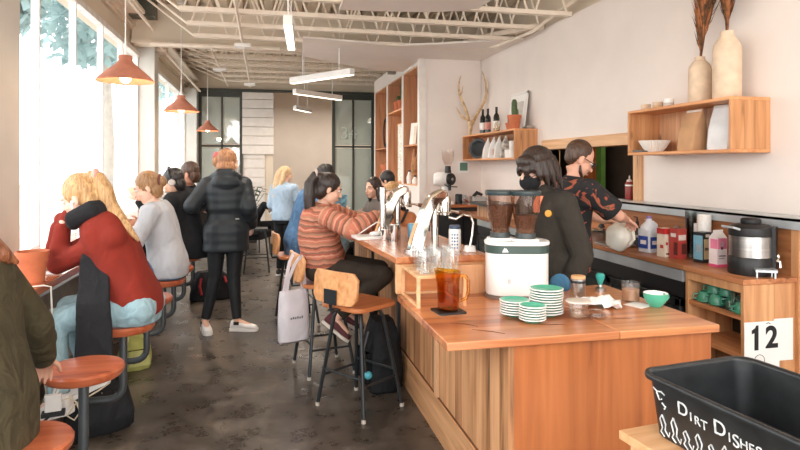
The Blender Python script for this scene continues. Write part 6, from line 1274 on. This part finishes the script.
MB().tube([(0, .01, -.01), (-.1, .05, -.1), (-.3, .06, -.2), (-.54, .0, -.22)], .006, 7).build('strip_cord', BLACK, r)
def softbag(name, label, loc, size, mat, rz=0, lumps=1., parts=None, seed=1):
    r = thing(name, label, 'bag', loc, rz); w, d, h = size; m = MB(); n = 28; rg = []
    for k, (z, q) in enumerate(((0, .88), (.04, .98), (.3, 1.02), (.6, .92), (.85, .74), (1, .55))):
        rg.append([V((w/2*q*math.copysign(abs(math.cos(t))**.6, math.cos(t)), d/2*q*math.copysign(abs(math.sin(t))**.6, math.sin(t)), z*h))*(1+.0*k)+V((noise.noise(V((math.cos(t)*2, math.sin(t)*2, z*3+seed)))*.03*lumps, noise.noise(V((math.cos(t)*2, seed, z*3+math.sin(t)*2)))*.03*lumps, 0)) for t in [2*PI*i/n for i in range(n)]])
    for ring in rg[:1]:
        for p in ring: p.z = 0
    m.loft(rg, True, True).build('bag_body', mat, r); return r
r = softbag('tote_bag', 'black studded tote bag on the floor behind the empty stool', (-.95, 3.84, 0), (.36, .24, .34), cloth('black_leather', (34, 35, 37), .6, .4), .5, 1, seed=3)
MB().tube([(-.1, 0, .30), (-.09, -.03, .42), (.06, -.03, .42), (.08, 0, .30)], .010, 8).build('strap', BLACK, r); st = MB()
for i, (a, z) in enumerate(((-.02, .25), (.05, .24), (.0, .20), (.09, .21))): st.ell((a, -.12+.02*abs(a), z), .006, n=8)
o = st.build('stud', CHROME, r); o['kind'] = 'stuff'
r = softbag('backpack', 'yellow-green bag on the floor under the red sweater\'s stool', (-.98, 4.95, 0), (.24, .2, .28), cloth('lime_canvas', (186, 186, 108), .9, .5), .3, 1.2, seed=5)
MB().tube([(-.05, -.08, .26), (-.08, -.14, .20), (-.06, -.13, .08)], .012, 8).build('strap', cloth('lime_strap', (206, 204, 150)), r); MB().rbox((.02, -.105, .10), (.16, .03, .12), .02).build('pocket', cloth('pale_lime_canvas', (198, 198, 128)), r, bevel=.006)
r = softbag('backpack', 'black bag with red straps on the floor beyond the grey sweatshirt', (-.62, 7.35, 0), (.46, .3, .32), cloth('black_pack_nylon', (34, 34, 37), .7, .5), .2, 1.6, seed=9)
MB().tube([(-.12, -.12, .26), (-.14, -.17, .18), (-.12, -.16, .08)], .014, 8).build('strap', M('red_strap', (176, 50, 52), .8), r); MB().tube([(.14, -.10, .26), (.16, -.15, .2)], .014, 8).build('strap', M('red_strap_two', (176, 50, 52), .8), r)
r = softbag('rucksack', 'black backpack leaning against the bar panels with a turquoise charm', (.80, 4.16, 0), (.26, .34, .48), cloth('black_rucksack', (28, 29, 31), .75, .5), .1, 1.2, seed=12)
MB().tube([(-.12, -.10, .42), (-.16, -.12, .3), (-.14, -.12, .12)], .014, 8).build('strap', BLACK, r); MB().ell((-.13, -.13, .13), (.03, .03, .028)).build('charm', M('turquoise_charm', (84, 176, 190), .4), r); MB().rbox((-.125, .0, .17), (.03, .22, .2), .03).build('pocket', BLKC, r, bevel=.008)
# tote hung on the second bar stool
r = thing('canvas_tote', 'white canvas tote bag hanging from the back of a bar stool', 'bag', (.205, 4.46, .0), math.radians(20)); TW2 = cloth('white_canvas', (214, 208, 212), .9, .4, .04, 6)
m = MB(); rg = []
for z, w, d in ((.26, .108, .02), (.28, .118, .05), (.42, .118, .06), (.58, .112, .04), (.64, .108, .02)): rg.append([V((w*math.copysign(abs(math.cos(t))**.7, math.cos(t)), d*math.copysign(abs(math.sin(t))**.7, math.sin(t))+noise.noise(V((math.cos(t)*3, z*9, 2)))*.012, z)) for t in [2*PI*i/24 for i in range(24)]])
m.loft(rg, True, True).build('bag_body', TW2, r)
for q in (-1, 1): 
    sm = MB(); rg = [[V((x-.013, q*.02+y_, z)), V((x+.013, q*.02+y_, z)), V((x+.013, q*.02+y_+.004, z+.002)), V((x-.013, q*.02+y_+.004, z+.002))] for x, y_, z in ((-.07, 0, .60), (-.05, .0, .72), (-.01, .03*q, .84), (.03, .05*q, .90), (.06, .02*q, .82), (.075, 0, .70), (.08, 0, .60))]
    sm.loft(rg, True, True).build('handle', TW2, r)
pm = MB()
for i in range(6): pm.box((-.045+.017*i, -.064, .45+.003*(i % 2)), (.010, .003, .016 if i % 2 else .012))
o = pm.build('printed_word', M('grey_print_ink', (110, 108, 110), .8), r); o['kind'] = 'stuff'
# plant at the back
r = thing('potted_plant', 'dark leafy plant in a pot by the back wall', 'plant', (-.30, 12.6, 0)); MB().lathe([(0, 0), (.14, 0), (.18, .40), (.16, .40), (.14, .36), (0, .36)], n=26).build('pot', M('dark_pot', (60, 58, 56), .7), r); MB().lathe([(0, .36), (.145, .36), (0, .37)], n=20).build('soil', SOIL, r)
lf = MB(); stm = MB(); rnd = random.Random(4)
for k in range(46):
    a = rnd.random()*2*PI; rr_ = .05+.24*rnd.random(); z = .62+.55*rnd.random(); c = V((math.cos(a)*rr_, math.sin(a)*rr_, z)); d = V((math.cos(a+.5*rnd.random()), math.sin(a), .3-.7*rnd.random())).normalized(); u = d.cross(UP).normalized(); L_ = .10+.06*rnd.random()
    stm.tube([(0, 0, .36), (c.x*.4, c.y*.4, .36+(z-.36)*.6), c], .005, 5); nn = u.cross(d)
    lf._add([c, c+d*L_*.35+u*.045+nn*.012, c+d*L_*.8+u*.03, c+d*L_*1.1, c+d*L_*.8-u*.03, c+d*L_*.35-u*.045+nn*.012], [(0, 1, 2, 3), (0, 3, 4, 5)])
lf.build('foliage', GREEN, r); stm.build('stem', GREEN, r)
r = thing('metal_stool', 'dark metal stool standing in the aisle near the lounging person', 'stool', (-.12, 9.1, 0)); MB().rbox((0, 0, .62), (.32, .32, .03), .04).build('seat', BLACKM, r)
for x in (-1, 1):
    for y in (-1, 1): MB().cyl((x*.12, y*.12, .61), (x*.18, y*.18, 0), .012, .011, 8).build('leg', BLACKM, r)
for x0, y0, x1, y1 in ((-1, -1, 1, -1), (1, -1, 1, 1), (1, 1, -1, 1), (-1, 1, -1, -1)): MB().cyl((x0*.16, y0*.16, .22), (x1*.16, y1*.16, .22), .008, n=7).build('rung', BLACKM, r)

# ------------------------------------------------------------------ lamps
BULB = emit('warm_bulb', (255, 226, 190), 6.); LED = emit('led_diffuser', (255, 236, 214), 3.2)
def clay(loc, label):
    r = thing('pendant_lamp', label, 'pendant lamp', loc, 0, 'terracotta pendant lamps'); R = .228
    prof = [(R, 0), (R*.93, .022), (R*.62, .088), (R*.40, .13), (R*.27, .158), (R*.22, .178), (R*.24, .196), (R*.22, .214), (.0, .216)]
    MB().lathe(prof+[(0, .205), (R*.2, .16), (R*.36, .124), (R*.58, .082), (R*.9, .018), (R, 0)], n=48, caps=False).build('lamp_shade', TERRAL, r)
    MB().ell((0, 0, .035), (.048, .048, .052)).build('bulb', BULB, r); MB().cyl((0, 0, .07), (0, 0, .15), .02, n=14).build('bulb_socket', WHITEP, r)
    MB().cyl((0, 0, .21), (0, 0, ZD-loc[2]), .0045, n=8).cyl((0, 0, .212), (0, 0, .36), .010, .006, 8).build('cord', WHITEP, r)
    MB().lathe([(0, 0), (.06, 0), (.05, .03), (0, .03)], (0, 0, ZD-loc[2]-.032), 20).build('ceiling_rose', WHITEP, r)
clay((-1.13, 5.36, 2.252), 'terracotta cone pendant lamp nearest the camera by the window'); clay((-1.09, 8.45, 2.275), 'terracotta pendant lamp in front of the white column, middle of three'); clay((-1.16, 13.0, 2.275), 'small-looking terracotta pendant lamp farthest along, before the glass door')
def led(p0, p1, z, label, hangs=(.2, .8)):
    p0, p1 = V((*p0, z)), V((*p1, z)); c = (p0+p1)/2; L_ = (p1-p0).length; a = math.atan2(p1.y-p0.y, p1.x-p0.x)
    r = thing('linear_lamp', label, 'pendant lamp', c, a, 'linear white pendant lamps'); MB().bb(-L_/2, L_/2, -.04, .04, .0, .085).build('housing', WHITEP, r, bevel=.003); MB().bb(-L_/2+.01, L_/2-.01, -.034, .034, -.006, 0).build('diffuser', LED, r)
    for h in hangs: MB().cyl((-L_/2+L_*h, 0, .085), (-L_/2+L_*h, 0, ZD-z), .007, n=8).build('hanger', WHITEP, r)
    return r
led((.19, 5.22), (.27, 6.35), 2.76, 'white linear lamp seen end-on, nearest over the aisle', (.08, .9)); led((.38, 8.95), (1.13, 7.90), 2.76, 'white linear lamp slanting up to the right below the ceiling panel'); led((.48, 10.2), (1.36, 11.0), 2.76, 'white linear lamp below the slanting one, running away to the right'); led((.62, 13.0), (1.0, 13.7), 2.76, 'small-looking linear lamp in the opening to the next room')

# ------------------------------------------------------------------ outside the windows
lfm = M('hazy_leaf', (150, 172, 172), .9, var=.12, scale=2)  # bright overexposed haze is put into the pale leaf colour
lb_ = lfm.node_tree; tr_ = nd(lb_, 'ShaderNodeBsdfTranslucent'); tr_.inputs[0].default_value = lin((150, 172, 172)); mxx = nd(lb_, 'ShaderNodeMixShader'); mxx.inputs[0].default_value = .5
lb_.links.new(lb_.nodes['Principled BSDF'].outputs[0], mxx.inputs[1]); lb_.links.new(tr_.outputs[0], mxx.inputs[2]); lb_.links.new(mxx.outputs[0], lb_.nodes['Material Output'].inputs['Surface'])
def tree(x, y, h, R, seed, label):
    r = thing('street_tree', label, 'tree', (x, y, -.12)); rnd = random.Random(seed)
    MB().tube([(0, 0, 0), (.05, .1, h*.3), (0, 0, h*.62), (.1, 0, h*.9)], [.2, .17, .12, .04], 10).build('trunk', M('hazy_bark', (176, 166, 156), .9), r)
    m = MB()
    for k in range(2600):
        while True:
            p = V((rnd.uniform(-1, 1), rnd.uniform(-1, 1), rnd.uniform(-1, 1)))
            if p.length < 1 and noise.noise(p*2.3+V((seed, 0, 0))) > -.18: break
        c = V((p.x*R, p.y*R, h*.78+p.z*R*.72)); a = V((rnd.uniform(-1, 1), rnd.uniform(-1, 1), rnd.uniform(-1, 1))).normalized(); b = a.orthogonal().normalized(); q = .10+.14*rnd.random()
        m._add([c-a*q, c+b*q*.5, c+a*q, c-b*q*.5], [(0, 1, 2, 3)])
    o = m.build('foliage', lfm, r); o['kind'] = 'stuff'; return r
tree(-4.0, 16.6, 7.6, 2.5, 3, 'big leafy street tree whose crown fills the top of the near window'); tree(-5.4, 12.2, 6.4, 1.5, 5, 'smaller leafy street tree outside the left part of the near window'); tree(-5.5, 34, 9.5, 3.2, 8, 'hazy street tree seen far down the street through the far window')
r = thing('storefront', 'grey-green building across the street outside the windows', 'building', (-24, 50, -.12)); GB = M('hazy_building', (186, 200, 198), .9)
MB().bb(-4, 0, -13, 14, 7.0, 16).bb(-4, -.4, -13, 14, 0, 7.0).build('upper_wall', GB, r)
def car(x, y, rz, c, label):
    r = thing('parked_car', label, 'car', (x, y, -.12), rz); cm = M('car_paint', c, .3); m = MB()
    for zz, x0, x1, w in (): pass
    pr = [(-2.1, .3), (-2.15, .6), (-1.9, .82), (-1.2, .90), (-.7, 1.38), (.6, 1.42), (1.2, .95), (2.0, .82), (2.15, .55), (2.1, .3)]
    m.loft([[V((a, y_, b)) for a, b in pr] for y_ in (-.85, .85)], True, False); m.build('car_body', cm, r, bevel=.06)
    for q in (-1, 1): MB().loft([[V((a, q*.853+e, b)) for a, b in ((-1.05, .92), (-.62, 1.30), (.52, 1.33), (1.0, .95))] for e in (-.004, .004)], True, False).build('side_window', M('car_glass', (110, 120, 122), .1), r)
    for a in (-1.35, 1.35):
        for q in (-1, 1): MB().lathe([(0, -.1), (.31, -.1), (.33, -.05), (.33, .05), (.31, .1), (0, .1)], (a, q*.78, .33), 24, axis=(0, 1, 0)).build('wheel', M('tyre', (70, 70, 70), .8), r)
car(-13.2, 25.0, 1.35, (150, 156, 158), 'grey parked car far outside the near window')
car(-14.5, 33.5, 1.35, (206, 206, 204), 'white parked car farther along the street outside')

# ------------------------------------------------------------------ light and camera
w = bpy.data.worlds.new('sky'); SC.world = w; w.use_nodes = True; nt = w.node_tree; bg = nt.nodes['Background']
tc = nd(nt, 'ShaderNodeTexCoord'); sp = nd(nt, 'ShaderNodeSeparateXYZ'); nt.links.new(tc.outputs['Generated'], sp.inputs[0])
cr = nd(nt, 'ShaderNodeValToRGB'); e = cr.color_ramp.elements; e[0].position = .42; e[0].color = lin((248, 243, 237)); e[1].position = .75; e[1].color = lin((242, 245, 250))
ma = nd(nt, 'ShaderNodeMath', operation='MULTIPLY_ADD'); ma.inputs[1].default_value = .5; ma.inputs[2].default_value = .5; nt.links.new(sp.outputs[2], ma.inputs[0]); nt.links.new(ma.outputs[0], cr.inputs[0]); nt.links.new(cr.outputs[0], bg.inputs['Color'])
bg.inputs['Strength'].default_value = 4.2
def area(name, loc, rot, sx, sy, e, c=(255, 240, 224), portal=False):
    l = bpy.data.lights.new(name, 'AREA'); l.shape = 'RECTANGLE'; l.size = sx; l.size_y = sy; l.energy = e; l.color = lin(c)[:3]; l.cycles.is_portal = portal
    o = bpy.data.objects.new(name, l); COL.objects.link(o); o.location = loc; o.rotation_euler = rot; return o
for n_, y0, y1 in ((1, 4.92, 9.1), (2, 9.42, 14.15), (3, .2, 4.35)): area('window_portal', (XL-.3, (y0+y1)/2, 1.9), (0, -PI/2, 0), 2.5, y1-y0, 1, portal=True)
area('entrance_portal', (1.5, -1.25, 1.9), (PI/2, 0, 0), 6.4, 3.8, 1, portal=True)
for n_, (p, q, z) in enumerate((((.19, 5.22), (.27, 6.35), 2.74), ((.38, 8.95), (1.13, 7.9), 2.74), ((.48, 10.2), (1.36, 11.0), 2.74), ((.62, 13.0), (1.0, 13.7), 2.74))):
    a = math.atan2(q[1]-p[1], q[0]-p[0]); area('linear_lamp_light', ((p[0]+q[0])/2, (p[1]+q[1])/2, z), (0, 0, a), 1.1, .07, 22)
for x_, y_ in ((.4, 16.2), (2.6, 16.4)): area('next_room_light', (x_, y_, 3.3), (0, 0, 0), 1.2, .3, 32)  # unseen area lamps added to brighten the room beyond the opening
area('kitchen_light', (3.9, 6.2, 2.5), (0, 0, 0), .8, .3, 12)  # added lamp without a fixture, lifts the black pass-through
for p in ((-1.13, 5.36, 2.24), (-1.09, 8.45, 2.26), (-1.16, 13.0, 2.26)):
    l = bpy.data.lights.new('pendant_light', 'POINT'); l.energy = 10; l.shadow_soft_size = .05; l.color = lin((255, 214, 170))[:3]; o = bpy.data.objects.new('pendant_light', l); COL.objects.link(o); o.location = (p[0], p[1], p[2]-.02)
cam = bpy.data.cameras.new('camera'); co = bpy.data.objects.new('camera', cam); COL.objects.link(co); SC.camera = co
co.location = (0, 0, EYE); co.rotation_euler = (PI/2, 0, -math.atan(135/600)); cam.sensor_width = 36; cam.lens = 27.0; cam.shift_y = -59/800; cam.clip_start = .05; cam.clip_end = 300
vs = SC.view_settings; SC.display_settings.display_device = 'sRGB'; vs.view_transform = 'Standard'; vs.look = 'None'; vs.gamma = 1; vs.use_curve_mapping = False; vs.exposure = .32
SC.cycles.use_denoising = True; SC.cycles.max_bounces = 12; SC.cycles.transparent_max_bounces = 40; SC.cycles.sample_clamp_indirect = 6; SC.cycles.caustics_reflective = False; SC.cycles.caustics_refractive = False
